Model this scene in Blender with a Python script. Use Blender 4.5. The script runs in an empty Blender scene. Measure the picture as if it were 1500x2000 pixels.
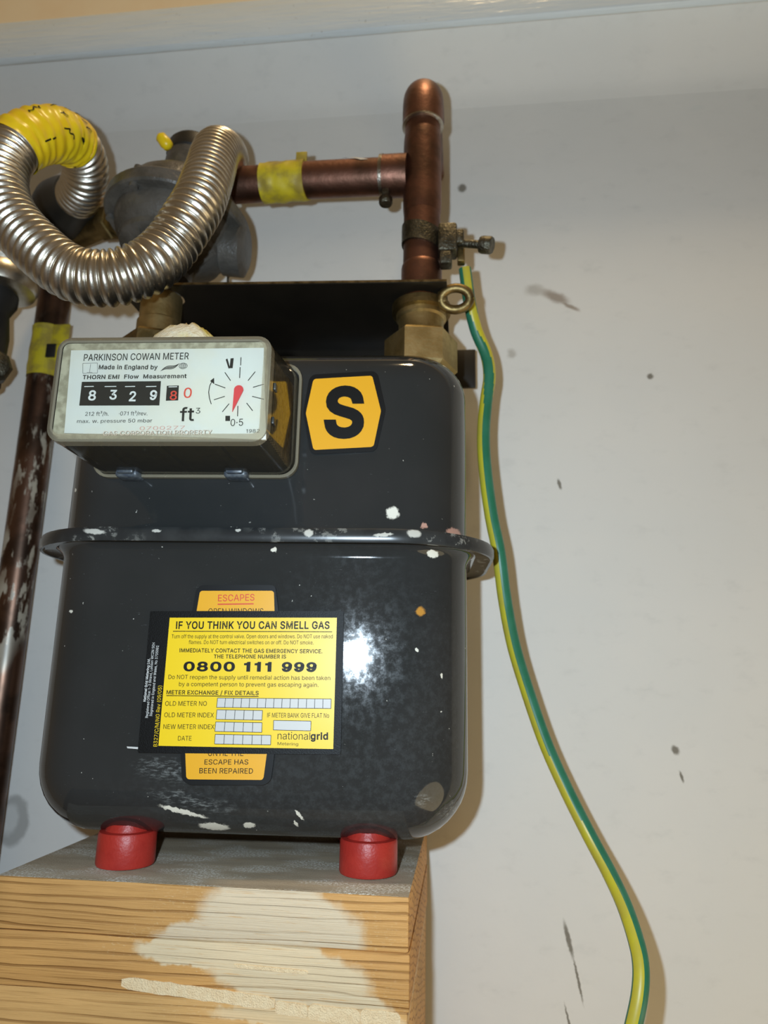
import bpy, bmesh, math, random
from mathutils import Vector, Matrix, noise
from mathutils.geometry import delaunay_2d_cdt

# ------------------------------------------------------------------ camera, light, exposure
# World in metres: X along the wall, Y into the wall (wall face at Y = 0), Z up; eye height is Z = 0.
scene = bpy.context.scene
COL = scene.collection
cam_data = bpy.data.cameras.new('camera')
cam_data.sensor_fit = 'HORIZONTAL'
cam_data.sensor_width = 36.0
cam_data.lens = 33.6
cam_data.clip_start = 0.01
cam_data.dof.use_dof = True
cam_data.dof.focus_distance = 0.305
cam_data.dof.aperture_fstop = 15.0
cam = bpy.data.objects.new('camera', cam_data)
COL.objects.link(cam)
AX = [[0.994009, -0.005891, -0.109136], [0.107618, 0.226984, 0.967934], [0.01907, -0.973881, 0.226258]]
cam.matrix_world = Matrix(((AX[0][0], -AX[0][1], -AX[0][2], 0.0),
                           (AX[1][0], -AX[1][1], -AX[1][2], -0.462),
                           (AX[2][0], -AX[2][1], -AX[2][2], 0.0),
                           (0, 0, 0, 1)))
scene.camera = cam

world = bpy.data.worlds.new('room_light')
scene.world = world
world.use_nodes = True
world.node_tree.nodes['Background'].inputs[0].default_value = (1.0, 0.70, 0.38, 1)
world.node_tree.nodes['Background'].inputs[1].default_value = 0.14

def lamp(name, kind, loc, energy, color, size, aim=None):
    d = bpy.data.lights.new(name, kind)
    d.energy = energy
    d.color = color
    if kind == 'AREA':
        d.shape = 'DISK'
        d.size = size
    else:
        d.shadow_soft_size = size
    o = bpy.data.objects.new(name, d)
    o.location = loc
    if aim:
        o.rotation_euler = (Vector(aim) - Vector(loc)).to_track_quat('-Z', 'Y').to_euler()
    COL.objects.link(o)
    return o
lamp('phone_flash', 'POINT', (-0.030, -0.462, 0.019), 5.0, (0.70, 0.86, 1.0), 0.004)
lamp('warm_fill', 'POINT', (0.42, -0.31, -0.42), 4.3, (1.0, 0.80, 0.46), 0.26)  # unseen warm source added to brighten the lower right of the wall
lamp('ceiling_lamp', 'AREA', (0.10, -0.36, 1.40), 5.5, (1.0, 0.74, 0.42), 0.15, (0.0, -0.05, 0.1))

scene.view_settings.view_transform = 'Standard'
scene.view_settings.look = 'None'
scene.view_settings.gamma = 1.0
scene.view_settings.use_curve_mapping = False
scene.view_settings.exposure = 0.0

# ------------------------------------------------------------------ materials
def lin(c):
    return tuple((v / 12.92 if v <= 0.04045 else ((v + 0.055) / 1.055) ** 2.4) for v in [x / 255 for x in c]) + (1,)

class NT:
    """short-hand for one material's node tree; object coordinates in millimetres"""
    def __init__(s, name):
        s.m = bpy.data.materials.new(name)
        s.m.use_nodes = True
        s.t = s.m.node_tree
        s.t.nodes.clear()
        s.out = s.n('ShaderNodeOutputMaterial')
        s.co = s.n('ShaderNodeVectorMath', operation='SCALE')
        s.co.inputs['Scale'].default_value = 1000
        s.l(s.n('ShaderNodeTexCoord').outputs['Object'], s.co.inputs[0])
        s.co = s.co.outputs[0]
    def n(s, kind, **kw):
        x = s.t.nodes.new(kind)
        for k, v in kw.items():
            setattr(x, k, v)
        return x
    def l(s, a, b):
        s.t.links.new(a, b)
    def put(s, sock, v):
        if hasattr(v, 'is_linked') or hasattr(v, 'links'):
            s.l(v, sock)
        else:
            sock.default_value = v
    def math(s, op, a, b=0.0, clamp=False):
        x = s.n('ShaderNodeMath', operation=op, use_clamp=clamp)
        s.put(x.inputs[0], a)
        s.put(x.inputs[1], b)
        return x.outputs[0]
    def scaled(s, vec, sc):
        x = s.n('ShaderNodeVectorMath', operation='MULTIPLY')
        s.l(vec, x.inputs[0])
        x.inputs[1].default_value = sc
        return x.outputs[0]
    def noise(s, scale=(1, 1, 1), detail=3, rough=.55, out='Fac', vec=None, distortion=0):
        x = s.n('ShaderNodeTexNoise')
        x.inputs['Scale'].default_value = 1
        x.inputs['Detail'].default_value = detail
        x.inputs['Roughness'].default_value = rough
        x.inputs['Distortion'].default_value = distortion
        s.l(s.scaled(vec or s.co, scale if hasattr(scale, '__len__') else (scale,) * 3), x.inputs['Vector'])
        return x.outputs[out]
    def ramp(s, v, lo, hi):
        x = s.n('ShaderNodeMapRange')
        s.put(x.inputs[0], v)
        x.inputs[1].default_value = lo
        x.inputs[2].default_value = hi
        x.interpolation_type = 'SMOOTHSTEP'
        return x.outputs[0]
    def mix(s, f, a, b):
        x = s.n('ShaderNodeMix', data_type='RGBA')
        s.put(x.inputs[0], f)
        s.put(x.inputs[6], a)
        s.put(x.inputs[7], b)
        return x.outputs[2]
    def wobble(s, amount, scale):
        """coordinates pushed about by noise so that spots get ragged outlines"""
        c = s.noise(scale, 3, .6, 'Color')
        x = s.n('ShaderNodeVectorMath', operation='SUBTRACT')
        s.l(c, x.inputs[0])
        x.inputs[1].default_value = (.5, .5, .5)
        y = s.n('ShaderNodeVectorMath', operation='MULTIPLY_ADD')
        s.l(x.outputs[0], y.inputs[0])
        y.inputs[1].default_value = (amount,) * 3
        s.l(s.co, y.inputs[2])
        return y.outputs[0]
    def spots(s, lst, vec=None, soft=.12):
        """mask of ellipses (x, z, radius x, radius z, degrees) on a surface facing -Y"""
        acc = None
        for (x, z, rx, rz, a) in lst:
            mp = s.n('ShaderNodeMapping', vector_type='TEXTURE')
            s.l(vec or s.co, mp.inputs['Vector'])
            mp.inputs['Location'].default_value = (x, 0, z)
            mp.inputs['Rotation'].default_value = (0, -math.radians(a), 0)
            mp.inputs['Scale'].default_value = (rx, 1e5, rz)
            ln = s.n('ShaderNodeVectorMath', operation='LENGTH')
            s.l(mp.outputs[0], ln.inputs[0])
            f = s.ramp(ln.outputs['Value'], 1 + soft, 1 - soft)
            acc = f if acc is None else s.math('MAXIMUM', acc, f)
        return acc
    def bump(s, h, dist, strength=1.0):
        x = s.n('ShaderNodeBump')
        s.l(h, x.inputs['Height'])
        x.inputs['Distance'].default_value = dist
        x.inputs['Strength'].default_value = strength
        return x.outputs[0]
    def done(s, color, rough=.5, metal=0.0, normal=None, coat=0.0, spec=.5, alpha=None):
        p = s.n('ShaderNodeBsdfPrincipled')
        s.put(p.inputs['Base Color'], color)
        s.put(p.inputs['Roughness'], rough)
        s.put(p.inputs['Metallic'], metal)
        p.inputs['Coat Weight'].default_value = coat
        p.inputs['Coat Roughness'].default_value = .06
        p.inputs['Specular IOR Level'].default_value = spec
        if normal:
            s.l(normal, p.inputs['Normal'])
        s.l(p.outputs[0], s.out.inputs[0])
        return s.m

def plain(name, c, rough=.5, metal=0.0, var=None, nscale=.25, bump=0.0, spec=.5):
    t = NT(name)
    col = lin(c)
    nz = None
    if var:
        nz = t.noise(nscale, 4)
        col = t.mix(t.ramp(nz, .38, .66), lin(c), lin(var))
    nrm = t.bump(t.noise(nscale * 6, 3), bump) if bump else None
    return t.done(col, rough, metal, nrm, spec=spec)

MAT = {}
def make_wall():
    t = NT('wall_plaster')
    w = t.wobble(5, .12)
    base = t.mix(t.ramp(t.noise(.008, 3), .35, .68), lin((226, 226, 222)), lin((230, 229, 224)))
    base = t.mix(t.ramp(t.noise((.05, .05, .09), 5, .65), .52, .85), base, lin((217, 217, 213)))
    base = t.mix(t.math('MULTIPLY', t.spots([(65, 261, 9, 3.6, -25), (74, 254, 7, 1.6, -32)], w, .5), .75), base, lin((140, 122, 104)))
    base = t.mix(t.math('MULTIPLY', t.spots([(51, 267, 6, 4, 0), (34, 219, 3, 3, 0)], w, .6), .5), base, lin((150, 142, 128)))
    w2 = t.wobble(1.6, .5)
    base = t.mix(t.math('MULTIPLY', t.spots([(58.5, -143, 1.3, 9, 13), (63, -163, .7, 11, 11), (57, -184, .6, 8, 13), (124.5, -38, 2, 2.6, 30), (63, 126, 1.1, 3.4, 15), (1, 352, 3, 3.4, 0),
                     (127, -53, .8, 3, 15), (125, 200, 2, 2, 0)], w2, .4), .8), base, lin((92, 84, 66)))
    ring = t.math('SUBTRACT', t.spots([(-287, -93, 11, 15, 0)], w, .15), t.math('MULTIPLY', t.spots([(-289, -92, 6, 9, 0)], w, .3), .6), True)
    base = t.mix(t.math('MULTIPLY', ring, .55), base, lin((120, 118, 112)))
    base = t.mix(t.spots([(171, 408, 5, 2, 10), (15, 340, 14, 6, 0)], w, .5), base, lin((224, 225, 221)))
    h = t.math('ADD', t.noise(.035, 3), t.math('MULTIPLY', t.noise(.5, 3), .06))
    return t.done(base, .6, 0, t.bump(h, .0009, .7), spec=.25)
MAT['wall'] = make_wall()

def make_gloss_white():
    t = NT('white_gloss_trim')
    base = t.mix(t.ramp(t.noise((.02, .1, .1), 4), .4, .7), lin((226, 237, 242)), lin((231, 241, 245)))
    chips = t.math('MULTIPLY', t.ramp(t.noise(.35, 5, .7), .66, .70), t.ramp(t.noise(.03, 2), .5, .58))
    base = t.mix(chips, base, lin((130, 122, 104)))
    return t.done(base, .28, 0, t.bump(t.noise((.03, .3, .3), 3), .0008))
MAT['trim'] = make_gloss_white()
MAT['cream'] = plain('cream_paint', (250, 230, 192), .5, var=(248, 224, 184), nscale=.02)
MAT['floor'] = plain('floor_boards', (120, 100, 78), .6, var=(100, 82, 62), nscale=.02)

def make_wood(name, light, dark, seed, patch, pale, patch2=None):
    t = NT(name)
    off = t.n('ShaderNodeVectorMath', operation='ADD')
    t.l(t.co, off.inputs[0])
    off.inputs[1].default_value = (seed * 37.0, seed * 11.0, seed * 5.3)
    v = off.outputs[0]
    warp = t.math('MULTIPLY', t.noise((.008, .05, .09), 3, vec=v), 13.0)
    sep = t.n('ShaderNodeSeparateXYZ')
    t.l(v, sep.inputs[0])
    zz = t.math('ADD', t.math('MULTIPLY', sep.outputs['Z'], 2.05), t.math('ADD', warp, t.math('MULTIPLY', sep.outputs['Y'], .7)))
    ring = t.math('SINE', zz)
    line = t.math('MULTIPLY', t.ramp(ring, .45, 1.0), t.ramp(t.noise((.012, .2, .35), 3, vec=v), .3, .62))
    fine = t.noise((.03, 1.2, 2.2), 4, .6, vec=v)
    base = t.mix(t.ramp(t.noise((.01, .06, .06), 3, vec=v), .35, .7), lin(light), lin(tuple(int(c * .93) for c in light)))
    base = t.mix(t.math('MULTIPLY', line, .6), base, lin(dark))
    base = t.mix(t.math('MULTIPLY', t.ramp(fine, .5, .75), .4), base, lin(dark))
    if patch:
        w = t.wobble(9, .11)
        m = t.spots(patch, w, .12)
        m = t.math('MULTIPLY', m, t.ramp(t.noise((.05, .5, 1.1), 4, .7), .22, .46))
        m = t.math('MULTIPLY', m, .93)
        base = t.mix(m, base, lin(pale))
        streak = t.math('MULTIPLY', t.ramp(t.noise((.5, .5, 1.6), 4, .7), .56, .66), t.spots([(x, z, rx * 1.55, rz * 1.05, a) for x, z, rx, rz, a in patch], w, .4))
        base = t.mix(t.math('MULTIPLY', streak, .5), base, lin((228, 202, 158)))
    h = t.math('ADD', t.math('MULTIPLY', line, -.6), t.math('MULTIPLY', fine, .5))
    return t.done(base, .62, 0, t.bump(h, .0007, .9), spec=.3)

def make_dusty_top():
    t = NT('grey_worn_timber_top')
    base = t.mix(t.ramp(t.noise((.02, .08, .1), 4), .35, .7), lin((178, 162, 138)), lin((158, 144, 122)))
    base = t.mix(t.ramp(t.noise((.05, .3, .3), 4), .55, .85), base, lin((180, 150, 112)))
    powder = t.math('MULTIPLY', t.ramp(t.noise(.9, 5, .75), .46, .6), t.ramp(t.noise((.03, .06, .06), 2), .45, .62))
    base = t.mix(powder, base, lin((226, 224, 214)))
    return t.done(base, .7, 0, t.bump(t.noise(1.2, 4), .0006), spec=.3)
MAT['block_top'] = make_dusty_top()
MAT['filler'] = plain('dried_filler', (240, 216, 174), .7, var=(234, 206, 162), nscale=.3, bump=.0006)

def make_meter_paint():
    t = NT('slate_gloss_paint')
    w = t.wobble(2.2, .45)
    w1 = t.wobble(2.6, .55)
    base = t.mix(t.ramp(t.noise(.02, 3), .35, .7), lin((44, 46, 46)), lin((49, 50, 50)))
    # dusty smears with the flash's haze painted in, right half
    haze = t.math('MULTIPLY', t.spots([(55, 75, 42, 55, 10), (20, 35, 60, 14, 0), (60, 45, 30, 30, 0)], t.wobble(22, .05), .6), t.ramp(t.noise(.3, 6, .75), .40, .68))
    base = t.mix(t.math('MULTIPLY', haze, .15), base, lin((104, 110, 112)))
    scr = t.math('MULTIPLY', t.ramp(t.noise((.55, .5, 2.6), 3, .6, distortion=1.5), .70, .74), t.ramp(t.noise(.05, 2), .47, .6))
    base = t.mix(t.math('MULTIPLY', scr, .55), base, lin((150, 155, 156)))
    specks = t.math('MULTIPLY', t.ramp(t.noise(.42, 2, .5), .748, .775), t.ramp(t.noise(.035, 2), .42, .55))
    base = t.mix(specks, base, lin((205, 203, 192)))
    white = t.spots([(65.3, 159, 2.9, 2.9, 0), (84, 140.5, 2.4, 1.8, 0), (-12, 19, 6.5, 2.0, -3), (-24, 26, 10, 1.1, -14), (4, 20.5, 2.6, 1.6, 10),
                     (27, 26, .7, 2.6, 35), (25, 22, .6, 1.5, 25), (11, 141, 1.4, .9, 0), (90, 240, 1.2, 1, 0), (-44, 177, 1, 1, 0), (-92, 172, .9, .9, 0),
                     (-84, 112, .8, .9, 0), (77, 97, .6, 1.1, 40), (88, 86, .5, 1.2, 0)], w1, .2)
    base = t.mix(white, base, lin((232, 228, 212)))
    pink = t.spots([(79.8, 153.4, 1.5, 1.4, 0), (94, 152.5, 3.5, 2.2, 10)], w1, .25)
    base = t.mix(pink, base, lin((196, 152, 134)))
    smear = t.math('MULTIPLY', t.spots([(-30, 44, 13, 4, -6), (-20, 31, 16, 3, -10), (92, 28, 4, 3.4, 0), (80, 34, 3, 2.4, 0)], t.wobble(6, .2), .6), t.ramp(t.noise((.25, .5, .9), 4, .7), .45, .7))
    base = t.mix(t.math('MULTIPLY', smear, .6), base, lin((150, 154, 152)))
    rust = t.spots([(78.5, 114, 2.1, 1.8, 0)], w, .3)
    base = t.mix(rust, base, lin((196, 140, 62)))
    rough = t.math('ADD', .05, t.math('ADD', t.math('MULTIPLY', haze, .05), t.math('MULTIPLY', t.noise(.3, 4), .03)))
    rough = t.math('MAXIMUM', rough, t.math('MULTIPLY', white, .6))
    return t.done(base, rough, 0, t.bump(t.noise(.04, 2), .0003, .4))
MAT['meter'] = make_meter_paint()

def make_flange_paint():
    t = NT('chipped_flange_paint')
    base = t.mix(t.ramp(t.noise(.08, 3), .35, .7), lin((40, 42, 43)), lin((52, 54, 54)))
    worn = t.math('MULTIPLY', t.ramp(t.noise(.16, 5, .7), .54, .62), t.ramp(t.noise(.02, 2), .46, .6))
    base = t.mix(worn, base, lin((134, 134, 128)))
    w = t.wobble(1.5, .7)
    chips = t.spots([(28.8, 146.5, 2, 1.6, 0), (75.5, 147, 3, 1.8, 0), (62, 146, 4, .8, 5), (-69, 146.6, 5, 1.2, -6), (-40, 147, 2, .7, 0), (-3, 147.5, 1.2, .7, 0)], w, .25)
    base = t.mix(chips, base, lin((196, 194, 184)))
    return t.done(base, .26, 0, None)
MAT['flange'] = make_flange_paint()
MAT['red_plastic'] = plain('red_plastic', (176, 48, 38), .42, var=(166, 42, 34), nscale=.1, bump=.0002)
MAT['black_ink'] = plain('black_print', (10, 10, 9), .5, spec=.3)
MAT['label_black'] = plain('black_label_film', (8, 8, 7), .5, bump=.0001, nscale=.3, spec=.25)
MAT['sticker_black'] = plain('black_sticker_film', (8, 8, 8), .5, spec=.3)
MAT['white_ink'] = plain('white_print', (225, 226, 222), .5)
MAT['red_ink'] = plain('red_print', (214, 66, 48), .45)
MAT['faint_red_ink'] = plain('faint_red_print', (206, 158, 146), .5)
MAT['tan_ink'] = plain('tan_print', (196, 178, 158), .5)
MAT['label_yellow'] = plain('bright_yellow_film', (246, 208, 24), .4)
MAT['amber'] = plain('amber_film', (236, 172, 34), .4)
MAT['box_white'] = plain('form_box_white', (205, 204, 200), .45)
MAT['dial_white'] = plain('dial_plate_white', (214, 216, 209), .45, var=(216, 214, 200), nscale=.05)
MAT['pointer_red'] = plain('pointer_red', (210, 60, 66), .4)
MAT['index_dark'] = plain('index_case_dark_grey', (44, 47, 46), .4, var=(62, 63, 58), nscale=.12)
MAT['ochre'] = plain('ochre_plastic', (170, 134, 52), .5, var=(140, 112, 60), nscale=.06)
MAT['beige'] = plain('aged_beige_plastic', (150, 144, 122), .35, var=(186, 180, 156), nscale=.25)
MAT['wax'] = plain('cream_wax', (222, 212, 184), .6, var=(206, 190, 84), nscale=.08, bump=.001)
MAT['clip'] = plain('slate_clip_paint', (62, 70, 80), .35, var=(90, 96, 100), nscale=.4)

def make_clear(name, tint, haze, hazecol):
    t = NT(name)
    tr = t.n('ShaderNodeBsdfTransparent')
    tr.inputs[0].default_value = tint
    gl = t.n('ShaderNodeBsdfGlossy')
    gl.inputs['Roughness'].default_value = .08
    fr = t.n('ShaderNodeFresnel')
    fr.inputs[0].default_value = 1.47
    df = t.n('ShaderNodeBsdfDiffuse')
    df.inputs[0].default_value = lin(hazecol)
    m1 = t.n('ShaderNodeMixShader')
    m1.inputs[0].default_value = haze
    t.l(tr.outputs[0], m1.inputs[1])
    t.l(df.outputs[0], m1.inputs[2])
    m2 = t.n('ShaderNodeMixShader')
    t.l(fr.outputs[0], m2.inputs[0])
    t.l(m1.outputs[0], m2.inputs[1])
    t.l(gl.outputs[0], m2.inputs[2])
    t.l(m2.outputs[0], t.out.inputs[0])
    return t.m
MAT['clear'] = make_clear('clear_cover_plastic', (.95, .95, .92, 1), .04, (200, 196, 176))
MAT['clear_rim'] = make_clear('pale_cover_edge', (.88, .86, .80, 1), .34, (186, 178, 154))  # beige haze mixed in for the light caught along the cover's edges

def metal(name, c, var, rough, nscale=.15, bump=0.0002, m=1.0):
    t = NT(name)
    col = t.mix(t.ramp(t.noise(nscale, 4), .36, .68), lin(c), lin(var))
    r = t.math('ADD', rough, t.math('MULTIPLY', t.noise(nscale * 2, 3), .12))
    return t.done(col, r, m, t.bump(t.noise(nscale * 4, 3), bump))
MAT['steel'] = metal('stainless_steel', (214, 208, 196), (196, 188, 172), .26, .1, .0001)
MAT['copper'] = metal('tarnished_copper', (138, 99, 84), (104, 77, 64), .40, .06)
MAT['solder'] = metal('solder_ring', (190, 186, 178), (150, 140, 126), .25)
MAT['brass'] = metal('brass', (206, 182, 130), (170, 146, 96), .42, .09)
MAT['brass_dark'] = metal('dull_brass', (150, 128, 84), (110, 94, 60), .42, .1)
MAT['zinc'] = metal('dull_zinc', (112, 108, 94), (78, 75, 64), .38, .2, .0005)
MAT['black_metal'] = plain('black_bracket_paint', (34, 29, 22), .42, var=(28, 24, 18), nscale=.03)
MAT['bracket_edge'] = metal('worn_bracket_edge', (150, 130, 92), (100, 84, 56), .4, .2)
MAT['cast_grey'] = plain('grey_cast_alloy', (94, 89, 82), .4, var=(70, 67, 61), nscale=.06, bump=.0005)
MAT['rubber'] = plain('black_rubber', (24, 23, 21), .5, var=(32, 30, 28), nscale=.1)
MAT['dark_boot'] = plain('dark_grey_rubber_boot', (44, 41, 36), .45, var=(36, 33, 29), nscale=.06)
MAT['tape'] = plain('yellow_gas_tape', (250, 218, 34), .33, var=(244, 204, 28), nscale=.06)
MAT['tape_old'] = plain('old_yellow_tape', (206, 186, 40), .45, var=(160, 140, 60), nscale=.09)
MAT['cable_green'] = plain('cable_green', (38, 112, 84), .38, var=(48, 120, 94), nscale=.08)
MAT['cable_yellow'] = plain('cable_yellow', (200, 192, 52), .38, var=(190, 178, 66), nscale=.08)
MAT['white_paint'] = plain('white_paint_drip', (214, 212, 204), .5)

def make_old_pipe():
    t = NT('painted_old_copper')
    base = t.mix(t.ramp(t.noise(.05, 4), .36, .66), lin((110, 84, 70)), lin((76, 60, 50)))
    p = t.math('MULTIPLY', t.ramp(t.noise((.09, .09, .03), 5, .65), .52, .58), t.ramp(t.noise(.014, 2), .42, .56))
    base = t.mix(p, base, lin((168, 160, 144)))
    return t.done(base, .36, t.math('SUBTRACT', .9, t.math('MULTIPLY', p, .9)))
MAT['old_pipe'] = make_old_pipe()

# ------------------------------------------------------------------ geometry helpers (all in millimetres)
class MB:
    def __init__(s):
        s.bm = bmesh.new()
    def box(s, lo, hi, bev=0.0, seg=2):
        lo, hi = Vector(lo), Vector(hi)
        r = bmesh.ops.create_cube(s.bm, size=1.0)
        vs = r['verts']
        for v in vs:
            v.co = Vector([(lo[i] + hi[i]) / 2 + v.co[i] * (hi[i] - lo[i]) for i in range(3)])
        if bev:
            es = {e for v in vs for e in v.link_edges}
            bmesh.ops.bevel(s.bm, geom=list(es), offset=bev, segments=seg, affect='EDGES', profile=.5)
        return s
    def loops(s, loops, cap0=True, cap1=True, closed=True):
        """skin a list of equally long vertex loops"""
        rows = [[s.bm.verts.new(p) for p in lp] for lp in loops]
        n = len(rows[0])
        fs = []
        for a, b in zip(rows, rows[1:]):
            for i in range(n if closed else n - 1):
                j = (i + 1) % n
                fs.append(s.bm.faces.new((a[i], a[j], b[j], b[i])))
        if cap0:
            s.bm.faces.new(rows[0][::-1])
        if cap1:
            s.bm.faces.new(rows[-1])
        return fs
    def lathe(s, prof, org, axis=(0, 0, 1), seg=40, caps=True):
        q = Vector(axis).normalized().to_track_quat('Z', 'X').to_matrix()
        org = Vector(org)
        s.loops([[org + q @ Vector((r * math.cos(2 * math.pi * i / seg), r * math.sin(2 * math.pi * i / seg), z)) for i in range(seg)] for r, z in prof], caps, caps)
        return s
    def tube(s, pts, rad, seg=24, caps=True, step=None):
        s.loops(sweep(pts, rad, seg), caps, caps)
        return s
    def prism(s, pts, y0, y1, f=None):
        """flat outline (x, z), counter-clockwise seen from the front, between depths y0 (front) and y1 (back)"""
        f = f or (lambda x, y, z: (x, y, z))
        s.loops([[f(x, y0, z) for x, z in pts], [f(x, y1, z) for x, z in pts]])
        return s
    def build(s, name, m, parent=None, sharp=40, org=(0, 0, 0), recalc=True):
        if recalc:
            bmesh.ops.recalc_face_normals(s.bm, faces=s.bm.faces)
        me = bpy.data.meshes.new(name)
        o3 = Vector(org)
        for v in s.bm.verts:
            v.co = (v.co - o3) / 1000.0
        s.bm.to_mesh(me)
        s.bm.free()
        me.polygons.foreach_set('use_smooth', [True] * len(me.polygons))
        if sharp < 180:
            me.set_sharp_from_angle(angle=math.radians(sharp))
        ms = m if isinstance(m, (list, tuple)) else [m]
        for x in ms:
            me.materials.append(MAT[x])
        o = bpy.data.objects.new(name, me)
        COL.objects.link(o)
        if parent:
            o.parent = parent
        else:
            o.location = o3 / 1000.0
        return o

def spline(ctrl, step):
    """Catmull-Rom through the control points, resampled at equal steps"""
    P = [Vector(p) for p in ctrl]
    P = [P[0] * 2 - P[1]] + P + [P[-1] * 2 - P[-2]]
    raw = []
    for i in range(1, len(P) - 2):
        a, b, c, d = P[i - 1:i + 3]
        for k in range(20):
            t = k / 20
            raw.append(.5 * ((2 * b) + (c - a) * t + (2 * a - 5 * b + 4 * c - d) * t * t + (3 * b - a - 3 * c + d) * t ** 3))
    raw.append(P[-2])
    cum = [0.0]
    for a, b in zip(raw, raw[1:]):
        cum.append(cum[-1] + (b - a).length)
    n = max(2, int(cum[-1] / step))
    out, j = [], 0
    for k in range(n + 1):
        d = cum[-1] * k / n
        while j < len(cum) - 2 and cum[j + 1] < d:
            j += 1
        f = (d - cum[j]) / max(1e-9, cum[j + 1] - cum[j])
        out.append(raw[j].lerp(raw[j + 1], min(1, f)))
    return out
def frames(pts, ref=(0, -1, 0)):
    """per point: position, tangent, side direction closest to ref, binormal"""
    out = []
    ref = Vector(ref)
    for i, p in enumerate(pts):
        t = (pts[min(i + 1, len(pts) - 1)] - pts[max(i - 1, 0)]).normalized()
        u = (ref - t * ref.dot(t))
        if u.length < .15:
            u = Vector((.3, .2, 1)) - t * Vector((.3, .2, 1)).dot(t)
        u.normalize()
        out.append((p, t, u, t.cross(u)))
    return out
def rmf(pts):
    out = []
    t0 = (pts[1] - pts[0]).normalized()
    u = t0.orthogonal().normalized()
    for i, p in enumerate(pts):
        t = (pts[min(i + 1, len(pts) - 1)] - pts[max(i - 1, 0)]).normalized()
        u = (u - t * u.dot(t)).normalized()
        out.append((p, t, u, t.cross(u)))
    return out
def sweep(pts, rad, seg):
    pts = [Vector(p) for p in pts]
    fr = rmf(pts)
    rows = []
    for i, (p, t, u, w) in enumerate(fr):
        row = []
        for k in range(seg):
            a = 2 * math.pi * k / seg
            r = rad(i, a) if callable(rad) else rad
            row.append(p + (u * math.cos(a) + w * math.sin(a)) * r)
        rows.append(row)
    return rows
def rrect(cx, cy, hw, hd, r, n=8):
    """rounded rectangle outline in a plane, counter-clockwise"""
    r = max(.3, min(r, hw - .01, hd - .01))
    out = []
    for qx, qy, a0 in ((1, 1, 0), (-1, 1, 90), (-1, -1, 180), (1, -1, 270)):
        for k in range(n + 1):
            a = math.radians(a0 + 90 * k / n)
            out.append((cx + qx * (hw - r) + r * math.cos(a), cy + qy * (hd - r) + r * math.sin(a)))
    return out
def rounded(pts, r, n=4):
    """outline with its corners rounded off"""
    out = []
    m = len(pts)
    for i in range(m):
        p, a, b = Vector(pts[i]), Vector(pts[i - 1]), Vector(pts[(i + 1) % m])
        d1, d2 = (a - p), (b - p)
        k = min(r, d1.length * .45, d2.length * .45)
        s, e = p + d1.normalized() * k, p + d2.normalized() * k
        for j in range(n + 1):
            t = j / n
            out.append(tuple(s * (1 - t) ** 2 + p * 2 * t * (1 - t) + e * t * t))
    return out

def tag(o, label=None, cat=None, group=None, kind=None):
    for k, v in (('label', label), ('category', cat), ('group', group), ('kind', kind)):
        if v:
            o[k] = v
    return o
def thing(name, label, cat, loc, rz=0.0, group=None):
    o = bpy.data.objects.new(name, None)
    o.empty_display_size = .01
    o.location = Vector(loc) / 1000.0
    o.rotation_euler = (0, 0, math.radians(rz))
    COL.objects.link(o)
    return tag(o, label, cat, group)

# ---- lettering: a line of print as a mesh, fitted to a given width and capital height
CAPH = 509.0
def inside(p, poly):
    c = False
    for i in range(len(poly)):
        (x0, y0), (x1, y1) = poly[i - 1], poly[i]
        if (y0 > p[1]) != (y1 > p[1]) and p[0] < (x1 - x0) * (p[1] - y0) / (y1 - y0) + x0:
            c = not c
    return c
def grow(poly, d):
    """outline moved outwards (d > 0) or inwards, mitred; expects counter-clockwise"""
    if not d:
        return poly
    out = []
    n = len(poly)
    for i in range(n):
        p, a, b = Vector(poly[i]), Vector(poly[i - 1]), Vector(poly[(i + 1) % n])
        e1, e2 = (p - a).normalized(), (b - p).normalized()
        n1, n2 = Vector((e1.y, -e1.x)), Vector((e2.y, -e2.x))
        m = n1 + n2
        k = m.length
        m = m / k if k > .2 else n1
        out.append(tuple(p + m * d / max(.55, m.dot(n1))))
    return out
def glyph_shapes(ch):
    adv, raw = GLYPHS[ch]
    loops = []
    for r in raw:
        pts = [(r[i], r[i + 1]) for i in range(0, len(r), 2)]
        area = sum(pts[i - 1][0] * pts[i][1] - pts[i][0] * pts[i - 1][1] for i in range(len(pts)))
        loops.append(pts if area > 0 else pts[::-1])
    holes = {i: j for i, a in enumerate(loops) for j, b in enumerate(loops) if i != j and all(inside(((p[0] + q[0]) / 2, (p[1] + q[1]) / 2), b) and inside(p, b) for p, q in zip(a, a[1:] + a[:1]))}
    return adv, [(loops[j], [loops[i] for i in holes if holes[i] == j]) for j in range(len(loops)) if j not in holes]
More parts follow.
